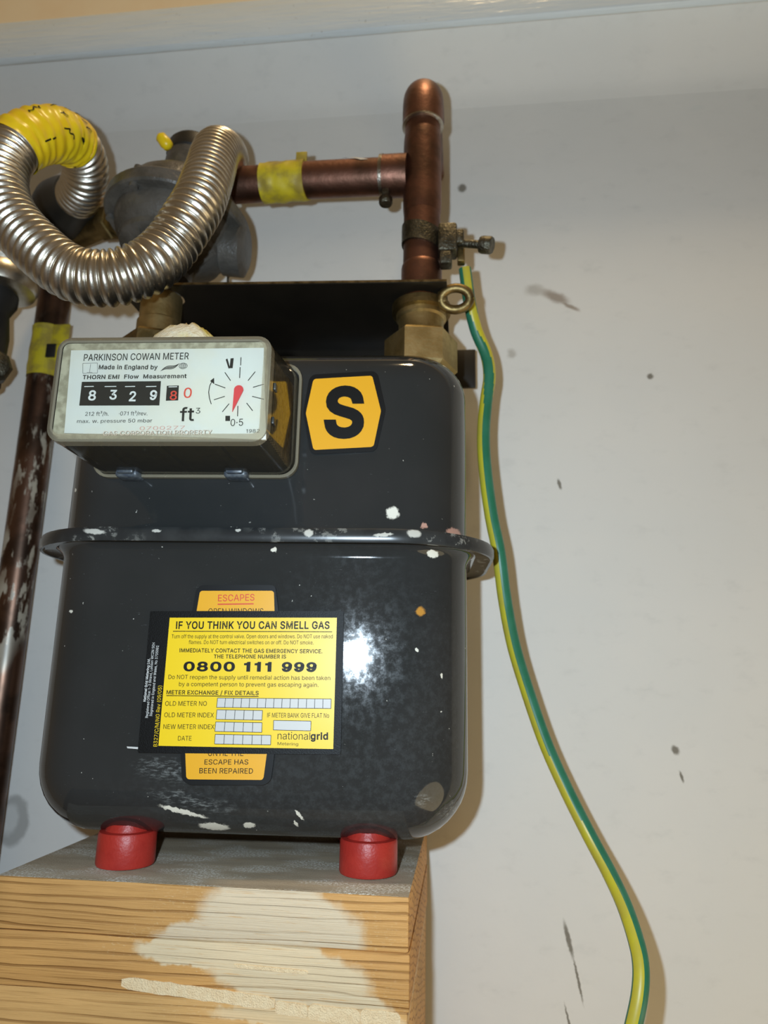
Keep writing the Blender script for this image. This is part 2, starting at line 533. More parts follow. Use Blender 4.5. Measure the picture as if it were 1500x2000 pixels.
def lettering(name, row, place, parent):
    """row: text, x, z, width, degrees, capital height, ink, boldness;  place(x, z) -> point on the surface"""
    body, x, z, w, ang, h, ink, bold = row
    d = bold * 1000
    pen, V, Fc = 0.0, [], []
    for ch in body:
        adv, shapes = glyph_shapes(ch)
        for outer, inner in shapes:
            rings = [grow(outer, d)] + [grow(q, -min(d, 26)) for q in inner]
            n0 = len(V)
            vs, es = [], []
            for rg_ in rings:
                k0, m = len(vs), len(rg_)
                vs += [Vector(p) for p in rg_]
                es += [(k0 + i, k0 + (i + 1) % m) for i in range(m)]
            ov, _e, of = delaunay_2d_cdt(vs, es, [], 0, 1e-4)[:3]
            for t in of:
                c = (ov[t[0]] + ov[t[1]] + ov[t[2]]) / 3
                if inside(c, rings[0]) and not any(inside(c, q) for q in rings[1:]):
                    Fc.append([n0 + i for i in t])
            V += [(pen + p[0], p[1]) for p in ov]
        pen += adv + d * 1.6
    x0, x1 = min(v[0] for v in V), max(v[0] for v in V)
    sx, sy = w / (x1 - x0), h / (CAPH + 2 * d)
    ca, sa = math.cos(math.radians(ang)), math.sin(math.radians(ang))
    pts = [((vx - x0) * sx, (vy + d) * sy) for vx, vy in V]
    me = bpy.data.meshes.new(name)
    me.from_pydata([Vector(place(x + a * ca - b * sa, z + a * sa + b * ca)) / 1000.0 for a, b in pts], [], Fc)
    me.materials.append(MAT[ink])
    o = bpy.data.objects.new(name, me)
    COL.objects.link(o)
    o.parent = parent
    return o
def stroke_quads(mb, lines, width, place):
    """thin printed strokes: each a polyline of (x, z)"""
    for ln in lines:
        for a, b in zip(ln, ln[1:]):
            a, b = Vector(a), Vector(b)
            d = (b - a).normalized()
            nrm = Vector((-d.y, d.x)) * width / 2
            n = max(1, int((b - a).length / 4))
            for k in range(n):
                p, q = a.lerp(b, k / n), a.lerp(b, (k + 1) / n)
                mb.bm.faces.new([mb.bm.verts.new(place(*v)) for v in (p - nrm, q - nrm, q + nrm, p + nrm)])
    return mb

# ---- letter outlines (thousandths of an em): advance, rings of x, y
GLYPHS = {'A': (480,[[16,0,201,509,276,509,463,0,395,0,287,302,232,478,245,478,228,419,191,302,85,0],[110,142,110,199,370,199,370,142]]), 'B': (456,[[60,0,60,509,241,509,289,504,329,491,359,469,381,442,394,410,398,374,395,344,387,320,373,301,356,286,336,275,315,267,315,262,339,257,363,245,385,227,402,203,414,173,418,136,413,100,400,67,377,39,344,18,301,4,247,0],[125,57,245,57,296,63,330,80,349,105,355,137,352,161,342,184,327,203,306,218,279,228,248,231,125,231],[125,285,238,285,265,288,288,296,308,309,323,326,333,348,336,372,330,403,313,429,283,446,240,452,125,452]]), 'C': (510,[[267,-7,205,1,150,25,104,63,70,115,48,179,40,254,48,329,70,393,104,445,150,484,205,508,267,516,305,513,340,504,373,490,402,471,427,447,448,418,463,385,473,348,408,348,401,373,389,395,375,413,357,428,337,440,315,449,292,454,267,456,223,450,184,432,150,403,125,364,109,314,103,254,109,194,125,145,151,105,184,76,223,59,267,53,292,55,315,60,337,69,357,81,375,96,389,114,401,136,408,160,473,160,463,124,448,91,428,62,402,38,373,19,341,5,305,-4]]), 'D': (502,[[219,0,96,0,96,57,215,57,272,63,318,81,354,110,379,149,394,198,399,255,394,312,379,361,354,399,320,428,275,446,221,452,93,452,93,509,225,509,294,501,353,478,399,441,433,391,455,329,462,255,455,181,433,119,398,68,351,31,291,8],[125,509,125,0,60,0,60,509]]), 'E': (419,[[60,0,60,509,372,509,372,452,125,452,125,286,355,286,355,229,125,229,125,57,375,57,375,0]]), 'F': (410,[[60,0,60,509,369,509,369,452,125,452,125,278,346,278,346,221,125,221,125,0]]), 'G': (520,[[269,-7,205,1,149,25,104,64,69,116,47,179,40,254,47,329,69,393,103,445,149,484,203,508,265,516,304,513,340,504,374,489,403,469,429,445,449,416,465,384,474,349,408,349,399,372,387,393,373,411,356,427,337,439,315,448,291,454,265,456,222,450,183,432,150,404,125,364,109,314,103,254,109,194,125,145,151,105,184,76,224,59,269,53,309,57,345,71,374,93,396,123,410,160,415,202,434,199,283,199,283,256,478,256,478,200,471,141,451,91,419,50,377,19,326,0]]), 'H': (517,[[60,0,60,509,125,509,125,289,392,289,392,509,457,509,457,0,392,0,392,232,125,232,125,0]]), 'I': (190,[[62,0,128,0,128,509,62,509]]), 'K': (467,[[104,145,104,216,212,344,364,509,448,509,231,276,228,276],[60,0,60,509,125,509,125,334,124,225,125,193,125,0],[372,0,188,259,228,309,449,0]]), 'L': (393,[[60,0,60,509,125,509,125,57,361,57,361,0]]), 'M': (628,[[60,0,60,509,152,509,322,49,307,49,352,187,476,509,568,509,568,0,504,0,507,457,513,457,456,291,342,0,286,0,112,457,119,457,122,0]]), 'N': (523,[[60,0,60,509,136,509,414,55,405,54,399,509,463,509,463,0,387,0,202,290,108,452,119,454,125,0]]), 'O': (533,[[267,-7,205,1,150,25,105,63,70,115,48,179,40,254,48,329,70,393,105,445,150,484,205,508,267,516,329,508,384,484,429,445,464,393,486,329,493,254,486,179,464,115,429,63,384,25,329,1],[267,53,310,59,349,76,383,105,408,144,425,194,430,254,425,314,408,365,383,404,349,433,310,450,267,456,223,450,184,433,151,404,125,364,109,314,103,254,109,194,125,144,151,105,184,76,223,59]]), 'P': (445,[[60,0,60,509,235,509,289,503,332,487,366,462,390,430,404,391,409,348,404,304,390,265,366,233,332,207,289,191,235,186,109,186,109,242,233,242,269,246,297,256,318,272,333,294,342,319,344,348,342,376,333,402,318,423,297,439,268,449,232,452,125,452,125,0]]), 'R': (449,[[60,0,60,509,236,509,290,504,333,489,367,465,390,433,405,395,409,352,405,309,390,271,367,240,333,217,289,203,236,198,96,198,96,255,234,255,269,258,298,267,319,281,334,300,342,324,345,352,342,380,334,405,319,425,298,440,269,449,233,452,125,452,125,0],[353,0,230,229,303,229,428,0]]), 'S': (447,[[224,-9,172,-4,128,9,91,31,64,60,46,96,38,137,104,137,110,110,123,88,142,71,166,59,194,52,224,49,257,52,286,60,311,74,329,92,341,114,346,139,342,161,332,179,316,193,296,205,184,239,128,260,86,289,60,326,52,372,58,413,75,448,102,476,138,498,180,511,227,516,275,511,316,498,351,476,377,449,394,415,401,378,337,378,326,412,302,437,267,453,225,459,194,456,167,448,145,435,129,418,118,398,115,376,119,352,131,334,148,319,169,308,212,293,312,264,359,238,379,220,395,198,405,171,408,139,403,99,386,64,360,34,323,11,278,-4]]), 'T': (449,[[32,452,32,509,417,509,417,452,257,452,257,0,193,0,193,452]]), 'U': (517,[[259,-8,203,-2,154,15,114,43,85,80,66,124,60,173,60,509,124,509,124,178,128,144,141,113,160,87,187,68,220,56,259,52,298,56,331,68,357,87,377,113,389,144,393,178,393,509,457,509,457,173,451,124,433,80,403,43,363,15,315,-2]]), 'V': (480,[[204,0,16,509,84,509,192,206,203,176,248,31,235,31,252,90,290,206,395,509,463,509,278,0]]), 'W': (686,[[155,0,16,509,82,509,163,196,197,40,189,40,224,196,306,509,380,509,462,196,497,40,488,40,523,196,603,509,670,509,530,0,455,0,351,391,336,475,350,475,318,323,230,0]]), 'X': (474,[[18,0,217,284,217,236,29,509,104,509,243,292,232,292,298,400,374,509,446,509,259,239,259,287,456,0,382,0,292,129,230,231,244,231,182,129,91,0]]), 'Y': (472,[[203,0,203,208,16,509,91,509,236,264,250,230,224,230,237,265,280,344,381,509,455,509,268,208,268,0]]), 'a': (389,[[160,-9,126,-5,94,5,68,22,48,45,35,73,30,108,34,138,43,161,58,179,78,193,100,203,125,211,265,235,273,243,273,279,267,297,256,311,240,322,220,329,196,331,171,329,149,322,132,313,107,288,100,274,41,291,57,322,79,346,104,364,133,375,163,382,194,384,239,379,263,372,286,360,306,343,322,320,333,290,337,251,337,0,277,0,277,52,272,52,264,38,236,12,215,1,190,-6],[170,45,202,49,228,59,248,74,263,93,272,115,276,138,276,190,134,159,117,150,103,139,95,124,92,105,94,87,102,72,114,61,130,52,149,47]]), 'b': (424,[[229,-8,198,-5,172,4,153,17,138,31,118,59,112,59,112,0,53,0,53,509,114,509,114,319,137,346,152,360,171,373,197,381,229,384,274,378,313,361,345,332,370,293,385,245,390,189,385,133,370,84,346,45,313,16,274,-2],[220,47,253,51,279,66,301,88,316,117,325,151,328,189,325,227,316,261,301,290,280,311,253,325,220,330,188,325,161,312,140,291,125,263,116,229,113,189,116,150,125,115,140,86,162,65,188,51]]), 'c': (396,[[207,-8,159,-2,117,16,82,46,56,85,40,133,34,187,40,243,56,291,82,330,117,360,159,378,207,384,234,383,260,377,284,368,305,356,324,341,340,322,353,301,362,277,303,262,207,330,173,325,145,310,124,287,108,258,99,224,96,187,99,151,108,117,124,89,145,66,173,51,207,46,304,117,363,102,354,78,341,56,325,37,306,21,285,9,261,-1,235,-6]]), 'd': (424,[[195,-8,151,-2,111,16,79,45,55,84,39,133,34,189,39,245,55,293,79,332,112,361,151,378,196,384,228,381,253,373,272,360,287,346,311,319,311,509,372,509,372,0,313,0,313,59,307,59,287,31,272,17,252,4,227,-5],[205,47,236,51,263,65,284,86,299,115,309,150,312,189,309,229,300,263,284,291,263,312,237,325,205,330,172,325,145,311,124,290,108,261,99,227,96,189,99,151,109,117,124,88,145,66,172,51]]), 'e': (404,[[212,-8,161,-2,117,16,82,46,56,85,40,132,34,187,39,242,55,290,81,329,115,359,157,378,205,384,236,382,266,374,294,361,319,341,341,315,357,282,368,242,371,194,371,169,75,169,75,221,338,221,310,202,307,237,298,269,283,294,263,314,237,326,205,330,173,326,146,313,125,294,109,270,99,241,96,211,96,178,100,139,110,106,128,80,151,61,179,50,212,46,234,48,254,53,271,61,285,73,297,88,306,105,365,91,353,63,335,39,311,19,283,4,249,-5]]), 'f': (254,[[228,379,228,327,6,327,6,379],[81,0,81,432,84,461,96,486,113,505,135,519,161,527,187,530,243,521,227,468,195,474,171,470,154,460,145,443,142,419,142,0]]), 'g': (425,[[207,-151,168,-148,134,-140,105,-127,82,-110,64,-91,51,-69,101,-41,136,-78,154,-88,178,-95,207,-97,249,-92,282,-75,304,-47,311,-6,311,68,287,41,272,28,252,16,227,8,195,5,152,10,113,27,80,53,55,90,39,136,34,191,39,246,55,293,80,332,112,361,152,378,196,384,228,382,253,373,273,360,288,346,313,319,313,379,372,379,372,-9,367,-54,350,-90,324,-117,291,-136,251,-147],[205,59,237,63,264,75,285,95,300,121,309,154,312,193,309,231,300,264,285,291,264,312,237,325,205,330,172,325,145,312,124,290,109,262,99,229,96,193,99,155,109,123,124,96,145,76,172,63]]), 'h': (410,[[114,227,114,0,53,0,53,509,114,509,114,287,102,287,124,332,152,362,187,379,227,384,264,380,295,369,321,349,341,321,353,285,357,240,357,0,296,0,296,235,290,275,273,304,246,323,210,329,184,326,161,317,141,303,126,283,117,257]]), 'i': (167,[[53,0,53,379,114,379,114,0],[84,443,67,446,54,455,44,468,41,483,44,499,54,512,67,521,84,524,100,521,114,512,123,499,126,483,123,468,114,455,100,446]]), 'k': (381,[[110,137,110,212,121,212,284,379,360,379,184,199,177,199],[53,0,53,509,114,509,114,0],[294,0,148,186,191,229,372,0]]), 'l': (172,[[56,0,118,0,118,509,56,509]]), 'm': (610,[[53,0,53,379,112,379,112,295,108,295,118,323,132,346,151,363,172,376,195,384,219,386,257,380,287,361,309,331,321,295,312,295,322,321,337,343,357,361,381,375,407,383,437,386,468,383,497,372,522,354,541,328,553,296,557,255,557,0,496,0,496,254,490,289,473,313,447,326,419,330,395,328,374,320,358,307,345,290,338,270,335,247,335,0,274,0,274,260,269,288,253,311,229,326,199,330,178,328,158,320,140,307,126,289,117,266,114,238,114,0]]), 'n': (410,[[114,227,114,0,53,0,53,379,112,379,112,287,102,287,124,332,152,362,187,379,227,384,264,380,295,369,321,349,341,321,353,285,357,240,357,0,296,0,296,235,290,275,273,304,246,323,210,329,184,326,161,317,141,303,126,283,117,257]]), 'o': (415,[[207,-8,159,-2,117,16,82,46,56,85,40,133,34,187,40,243,56,291,82,330,117,360,159,378,207,384,256,378,299,360,333,330,359,291,376,243,381,187,376,133,359,85,333,46,299,16,256,-2],[207,46,242,51,270,66,292,89,307,117,316,151,319,187,316,224,307,258,292,287,270,310,242,325,207,330,173,325,145,310,124,287,108,258,99,224,96,187,99,151,108,117,124,89,145,66,173,51]]), 'p': (424,[[53,-143,53,379,112,379,112,319,118,319,137,346,152,360,171,373,197,381,229,384,274,378,313,361,345,332,370,293,385,245,390,189,385,133,370,84,346,45,313,16,274,-2,229,-8,198,-5,173,4,153,17,138,31,114,59,114,-143],[220,47,253,51,279,66,301,88,316,117,325,151,328,189,325,227,316,261,301,290,280,311,253,325,220,330,188,325,161,312,140,291,125,263,116,229,113,189,116,150,125,115,140,86,162,65,188,51]]), 'r': (259,[[53,0,53,379,112,379,112,321,115,321,130,347,152,367,181,380,243,384,243,322,207,326,182,323,159,315,140,301,126,284,117,262,114,237,114,0]]), 's': (365,[[182,-8,145,-5,112,3,84,18,62,38,45,63,36,94,94,107,105,79,124,60,150,49,181,45,217,50,244,62,262,81,268,103,265,121,254,136,237,147,212,155,149,170,104,186,72,208,53,237,47,274,51,305,65,332,87,354,115,370,149,381,187,384,223,381,254,372,279,358,299,339,314,316,324,290,268,277,258,298,243,316,219,328,187,333,156,329,131,317,114,299,109,277,112,258,124,243,144,232,172,223,229,209,275,194,306,171,325,142,331,107,326,75,312,47,290,24,260,6,223,-5]]), 't': (227,[[204,379,204,327,6,327,6,379],[65,471,126,471,126,98,128,76,136,61,150,53,202,54,213,2,168,-4,125,2,92,21,72,52,65,93]]), 'u': (410,[[182,-5,146,-1,115,11,89,31,69,59,57,95,53,139,53,379,114,379,114,144,119,105,137,75,164,56,200,50,226,53,249,62,268,77,283,97,293,122,296,153,296,379,357,379,357,0,298,0,298,92,307,92,286,47,257,17,222,0]]), 'v': (389,[[163,0,17,379,84,379,165,155,177,121,206,21,184,21,224,155,305,379,371,379,226,0]]), 'w': (567,[[138,0,23,379,87,379,154,137,165,91,175,41,165,41,175,90,206,214,252,379,316,379,362,214,382,136,402,41,391,41,423,176,434,214,480,379,545,379,429,0,368,0,319,172,297,252,277,338,291,338,248,172,199,0]]), 'x': (379,[[21,0,171,218,171,171,29,379,100,379,207,206,175,206,190,229,216,279,233,306,282,379,352,379,209,169,209,214,358,0,287,0,231,85,173,182,205,182,148,85,91,0]]), 'y': (389,[[47,-139,61,-86,88,-90,104,-89,118,-84,130,-74,141,-58,151,-36,163,-1,17,379,84,379,165,155,177,121,206,21,184,21,212,121,224,155,305,379,371,379,204,-58,191,-85,177,-107,159,-124,139,-136,117,-143]]), '0': (453,[[227,-7,174,1,130,24,95,62,69,113,53,178,48,254,53,330,69,395,95,447,130,484,174,508,227,516,279,508,323,484,358,447,384,395,400,330,405,254,400,178,384,113,359,62,323,24,279,1],[227,50,261,56,290,74,313,103,330,144,340,194,344,254,340,314,330,365,313,405,290,435,261,453,227,460,192,453,163,435,140,405,123,365,113,314,109,254,113,194,123,144,140,103,163,74,192,56]]), '1': (340,[[160,0,226,0,226,509,176,509,160,470,122,442,62,430,62,382,160,382]]), '2': (453,[[64,0,64,47,234,229,261,257,299,305,311,327,318,348,320,371,317,397,308,419,293,436,273,449,250,457,224,460,196,457,172,447,153,433,139,413,130,390,127,362,66,362,71,405,86,442,111,473,143,496,182,511,225,516,268,511,306,497,337,474,361,445,376,411,381,372,378,345,371,318,357,290,336,259,306,223,267,180,153,60,153,57,389,57,389,0]]), '3': (453,[[218,-7,173,-3,133,10,98,30,70,57,52,91,44,132,109,132,115,107,126,87,144,71,165,59,191,52,219,50,248,53,275,61,297,74,315,93,325,116,329,145,326,172,316,196,299,217,275,234,242,244,201,248,157,248,157,299,288,448,288,452,70,452,70,509,372,509,372,461,211,278,211,289,264,288,308,276,344,253,371,222,387,186,393,145,387,103,370,66,344,36,309,12,266,-2]]), '4': (453,[[40,105,40,158,247,509,311,509,109,166,109,163,413,163,413,105],[282,0,282,318,343,318,343,0]]), '5': (453,[[221,-7,178,-2,140,11,108,32,83,60,66,93,60,130,122,130,127,108,138,89,154,73,173,60,196,52,221,50,250,53,276,64,298,82,314,104,324,131,328,162,324,193,314,221,297,244,275,262,248,273,218,277,192,275,167,268,145,258,128,246,67,253,96,509,366,509,366,452,151,452,134,301,155,315,178,325,203,331,229,334,263,330,294,321,321,306,345,285,364,260,379,231,388,199,391,163,385,117,369,76,343,41,309,15,268,-1]]), '6': (453,[[226,-7,182,-1,142,15,109,40,84,74,69,115,64,162,68,199,80,239,102,285,137,340,252,509,322,509,151,261,145,261,165,288,179,299,214,312,235,314,278,309,316,295,346,271,370,240,384,201,389,157,384,112,368,73,343,39,310,14,271,-2],[226,48,254,52,279,63,299,79,314,101,324,128,327,157,324,187,314,213,299,235,279,251,254,262,226,265,198,262,174,252,153,235,138,214,128,188,125,158,128,128,138,102,153,79,174,63,198,52]]), '7': (453,[[97,0,323,448,323,452,62,452,62,509,391,509,391,449,165,0]]), '8': (453,[[226,-7,178,-2,136,11,101,33,74,62,57,96,52,135,55,166,65,195,81,220,101,241,125,256,153,267,119,282,93,308,76,342,70,380,75,417,90,450,114,477,146,498,184,511,226,516,269,511,306,498,337,477,361,450,377,417,382,380,376,342,359,308,333,282,300,267,327,256,351,241,372,220,387,195,397,166,401,135,395,96,378,62,352,33,317,11,275,-2],[226,49,258,52,285,60,307,74,323,91,333,113,337,139,333,165,322,189,305,208,283,223,256,232,226,235,196,232,169,223,147,208,130,189,119,165,115,139,119,113,129,91,145,74,167,60,195,52],[226,290,252,292,274,300,293,313,307,330,316,351,319,376,316,399,308,420,294,437,275,449,252,457,226,460,200,457,177,449,159,437,145,420,136,399,133,376,136,351,145,330,159,313,178,300,201,292]]), '9': (402,[[353,345,349,382,338,418,319,450,295,476,265,496,232,509,198,513,164,509,131,496,101,476,77,450,58,418,47,382,43,345,47,308,58,272,77,240,101,214,131,194,164,181,198,177,232,181,265,194,295,214,319,240,338,272,349,308],[290,345,288,369,281,393,270,414,255,431,238,444,218,452,198,455,178,452,158,444,141,431,126,414,115,393,108,369,106,345,108,321,115,297,126,276,141,259,158,246,178,238,198,235,218,238,238,246,255,259,270,276,281,297,288,321],[353,345,350,240,335,150,305,75,262,22,200,-8,140,-2,85,30,55,85,50,125,112,125,120,90,145,60,190,48,232,70,262,115,282,180,290,250,290,345]]), '.': (188,[[95,-4,78,-1,63,9,53,24,50,41,53,59,63,73,78,83,95,87,113,83,128,73,138,59,141,41,138,24,128,9,113,-1]]), ',': (188,[[38,-119,68,71,137,71,84,-119]]), ':': (188,[[95,-4,78,-1,63,9,53,24,50,41,53,59,63,73,78,83,95,87,113,83,128,73,138,59,141,41,138,24,128,9,113,-1],[95,271,78,274,63,284,53,299,50,316,53,334,63,349,78,359,95,362,113,359,128,349,138,334,141,316,138,299,128,284,113,274]]), '/': (249,[[235,533,71,-76,14,-76,178,533]]), '(': (273,[[89,207,92,264,101,324,114,384,132,441,153,494,177,539,236,539,212,485,191,428,174,370,161,313,154,258,151,207,154,161,160,115,172,67,188,16,209,-38,236,-96,177,-96,139,-21,111,55,95,131]]), ')': (273,[[37,-96,64,-37,86,18,102,69,113,116,120,162,122,207,119,258,112,313,99,370,82,428,62,485,37,539,97,539,121,494,142,441,159,384,173,323,181,264,184,207,178,130,161,53,134,-22,97,-96]]), '-': (453,[[337,244,337,188,114,188,114,244]]), '·': (196,[[98,196,81,200,66,210,56,224,52,242,56,259,66,274,81,284,98,287,116,284,130,274,140,259,144,242,140,224,130,210,116,200]]), '³': (309,[[155,302,123,305,94,312,70,324,51,341,39,361,34,383,94,383,100,370,113,360,133,353,156,350,180,353,200,362,212,375,216,392,212,408,198,422,175,431,146,434,115,434,115,473,195,534,195,535,50,535,50,583,266,583,266,541,154,453,154,466,189,467,219,461,244,449,263,432,274,411,278,387,274,363,262,342,243,325,218,313,189,305]]), ' ': (188,[])}
# ---- print and sticker outlines on the meter front, in its own millimetres (x, z)
LABEL_TEXT = [('IF YOU THINK YOU CAN SMELL GAS', -31.57, 104.25, 69.68, 0.88, 3.43, 'black_ink', 0.02), ('Turn off the supply at the control valve. Open doors and windows. Do NOT use naked', -33.17, 100.1, 72.88, 0.92, 1.71, 'black_ink', 0.0), ('flames. Do NOT turn electrical switches on or off. Do NOT smoke.', -25.08, 97.69, 56.33, 0.75, 1.69, 'black_ink', 0.0), ('IMMEDIATELY CONTACT THE GAS EMERGENCY SERVICE.', -29.0, 93.99, 64.34, 0.58, 1.76, 'black_ink', 0.015), ('THE TELEPHONE NUMBER IS', -13.16, 91.56, 32.44, 0.88, 1.73, 'black_ink', 0.015), ('0800 111 999', -26.57, 85.73, 59.63, 0.76, 4.24, 'black_ink', 0.04), ('Do NOT reopen the supply until remedial action has been taken', -33.07, 82.29, 72.31, 0.7, 1.8, 'black_ink', 0.0), ('by a competent person to prevent gas escaping again.', -28.02, 79.34, 62.18, 0.77, 1.78, 'black_ink', 0.0), ('METER EXCHANGE / FIX DETAILS', -33.35, 75.69, 41.29, 0.64, 1.78, 'black_ink', 0.015), ('OLD METER NO', -33.51, 70.78, 18.7, 1.19, 1.95, 'black_ink', 0.0), ('OLD METER INDEX', -33.47, 65.97, 22.17, 0.93, 1.94, 'black_ink', 0.0), ('NEW METER INDEX', -33.42, 61.01, 22.74, 1.13, 1.92, 'black_ink', 0.0), ('DATE', -26.46, 56.3, 6.0, 1.34, 1.91, 'black_ink', 0.0), ('IF METER BANK GIVE FLAT No', 12.26, 66.84, 27.03, 0.87, 1.92, 'black_ink', 0.0), ('national', 17.27, 57.88, 14.12, 0.32, 3.05, 'black_ink', -0.005), ('grid', 31.64, 57.97, 7.54, 1.37, 3.04, 'black_ink', 0.03), ('Metering', 17.4, 55.51, 8.98, -0.19, 1.21, 'black_ink', 0.0), ('B327/C/M/NG Rev (09/05)', -35.5, 53.58, 25.74, 90.38, 1.7, 'label_yellow', 0.0), ('National Grid Metering Ltd.', -42.41, 72.35, 18.7, 89.33, 1.2, 'white_ink', 0.015), ('Registered Office: 1-3 Strand, London WC2N 5EH', -40.76, 65.5, 32.52, 89.86, 1.19, 'white_ink', 0.0), ('Registered in England and Wales, No 3705992', -38.92, 66.35, 30.4, 89.66, 1.2, 'white_ink', 0.0)]
LABEL_BLACK = [(-44.07, 50.74), (44.8, 52.24), (44.24, 113.38), (-44.32, 112.14)]
LABEL_YELLOW = [(-35.01, 53.89), (41.55, 54.39), (41.23, 110.39), (-34.85, 109.28)]
LABEL_RULES = [[(-32.76, 103.25), (39.33, 104.11)], [(-33.3, 75.12), (7.97, 75.58)]]
LABEL_BOXES = [(14, [(-10.36, 70.58), (39.99, 71.15), (39.97, 75.18), (-10.2, 74.59)]), (5, [(-10.19, 65.55), (10.05, 65.68), (10.08, 69.71), (-10.1, 69.59)]), (5, [(-10.41, 60.48), (10.28, 60.59), (10.18, 64.58), (-10.25, 64.49)]), (6, [(-10.16, 55.28), (14.44, 55.5), (14.35, 59.46), (-10.13, 59.26)]), (1, [(15.26, 61.68), (31.55, 61.68), (31.51, 65.73), (15.17, 65.67)])]
ESC_BLACK = [(-20.2, 38.13), (12.68, 39.01), (15.24, 41.04), (17.91, 72.85), (16.76, 94.97), (14.61, 113.16), (12.7, 123.77), (10.82, 124.75), (-21.45, 124.36), (-23.88, 122.31), (-25.12, 110.62), (-28.06, 81.37), (-26.6, 62.58), (-23.58, 40.02)]
ESC_YELLOW = [(-20.72, 40.45), (11.29, 41.05), (12.0, 41.96), (14.66, 72.79), (14.45, 94.93), (12.87, 113.14), (12.15, 121.42), (11.3, 122.08), (-21.24, 121.67), (-22.0, 120.99), (-22.77, 112.64), (-25.41, 81.42), (-24.37, 62.63), (-21.69, 41.26)]
ESC_TEXT = [('ESCAPES', -13.26, 116.96, 16.74, 1.88, 3.01, 'red_ink', 0.005), ('OPEN WINDOWS', -17.36, 111.06, 25.23, 0.82, 2.66, 'black_ink', 0.0), ('UNTIL THE', -12.77, 50.23, 15.47, 1.41, 2.43, 'black_ink', 0.0), ('ESCAPE HAS', -14.11, 46.69, 19.16, 1.44, 2.06, 'black_ink', 0.005), ('BEEN REPAIRED', -16.09, 43.03, 23.4, 1.18, 2.17, 'black_ink', 0.005)]
ESC_RULE = [(-13.3, 115.63), (3.22, 116.05)]
S_BLACK = [(27.76, 187.07), (55.59, 188.6), (57.47, 190.46), (61.25, 209.7), (57.12, 227.65), (55.04, 229.47), (25.72, 227.51), (23.75, 225.32), (21.56, 208.26), (25.54, 188.56)]
S_YELLOW = [(28.04, 189.09), (54.83, 190.83), (55.88, 191.58), (58.96, 208.94), (54.52, 226.34), (53.63, 226.97), (26.55, 225.15), (25.71, 224.14), (22.91, 207.49), (27.14, 189.91)]
S_TEXT = [('S', 31.76, 194.87, 19.39, 0.89, 26.47, 'black_ink', 0.034)]
IDX_PLATE = [(-67.12, 179.59), (16.52, 176.76), (13.37, 216.7), (-68.63, 216.17)]
IDX_TEXT = [('PARKINSON COWAN METER', -62.58, 211.24, 44.67, 0.5, 3.02, 'black_ink', 0.005), ('Made in England by', -55.66, 207.36, 24.99, -0.34, 2.04, 'black_ink', 0.02), ('THORN EMI  Flow  Measurement', -62.06, 202.96, 43.96, 0.42, 1.89, 'black_ink', 0.02), ('212 ft³/h.', -59.07, 186.88, 9.86, 0.35, 1.67, 'black_ink', 0.0), ('·071 ft³/rev.', -44.99, 187.0, 11.98, 0.24, 1.67, 'black_ink', 0.0), ('max. w. pressure 50 mbar', -62.14, 183.79, 31.37, 0.47, 1.52, 'black_ink', 0.0), ('ft', -19.41, 184.41, 5.95, 2.02, 5.89, 'black_ink', 0.01), ('3', -13.0, 187.76, 1.87, 2.14, 2.43, 'black_ink', 0.0), ('0·5', 1.72, 182.37, 5.11, 1.57, 2.98, 'black_ink', 0.0), ('1982', 8.3, 179.55, 5.45, 0.0, 1.48, 'black_ink', 0.0), ('0700277', -35.64, 180.69, 18.67, 1.1, 1.51, 'faint_red_ink', 0.0), ('GAS CORPORATION PROPERTY', -49.42, 177.57, 44.47, 0.66, 1.8, 'tan_ink', 0.0), ('8', -58.67, 193.56, 3.24, -0.18, 4.48, 'white_ink', 0.02), ('3', -49.75, 193.92, 3.08, -0.19, 4.3, 'white_ink', 0.02), ('2', -41.39, 193.13, 2.84, -0.2, 4.44, 'white_ink', 0.02), ('9', -32.77, 193.71, 2.98, -0.19, 4.29, 'white_ink', 0.02), ('8', -24.33, 193.68, 2.9, -0.2, 3.98, 'red_ink', 0.01), ('0', -18.68, 194.57, 3.33, -0.17, 4.44, 'red_ink', 0.005)]
IDX_RECTS = [[(-62.1, 191.44), (-28.49, 191.42), (-28.8, 202.02), (-62.22, 201.88)], [(-25.91, 193.46), (-20.84, 193.59), (-21.11, 200.07), (-26.06, 199.94)]]
IDX_TICKS = [[(4.03, 212.49), (4.12, 208.85)], [(3.95, 208.08), (4.05, 203.23)], [(-2.28, 205.8), (0.37, 202.11)], [(7.59, 202.07), (10.38, 206.04)], [(-6.04, 200.61), (-1.58, 198.91)], [(9.86, 199.16), (14.31, 200.51)], [(-5.97, 193.77), (-1.54, 195.27)], [(9.74, 195.22), (14.69, 193.92)], [(-2.14, 188.49), (0.48, 192.09)], [(7.63, 192.37), (10.34, 188.98)], [(4.13, 191.1), (4.29, 186.61)]]
IDX_ARC = ([(-6.91, 191.88), (-7.9, 194.53), (-8.39, 197.19), (-8.16, 199.85), (-7.43, 201.76)], [(-8.18, 202.0), (-6.33, 200.61), (-6.61, 203.44)])
IDX_POINTER = [(4.18, 197.9), (2.17, 188.25), (6.2, 197.89)]
IDX_MISC = [[(-0.45, 207.64), (0.86, 207.63), (0.99, 212.12), (-0.31, 211.98)], [(-2.32, 211.52), (-1.62, 211.98), (-0.16, 207.64), (-0.88, 207.49)], [(-0.58, 184.6), (1.35, 184.6), (1.2, 186.84), (-0.73, 186.84)], [(-62.3, 205.69), (-56.08, 205.8), (-56.59, 210.33), (-62.83, 210.22)], [(-29.36, 206.5), (-26.02, 206.1), (-21.59, 209.95), (-26.3, 209.2)], [(-20.02, 208.77), (-18.19, 208.76), (-20.18, 210.71)]]
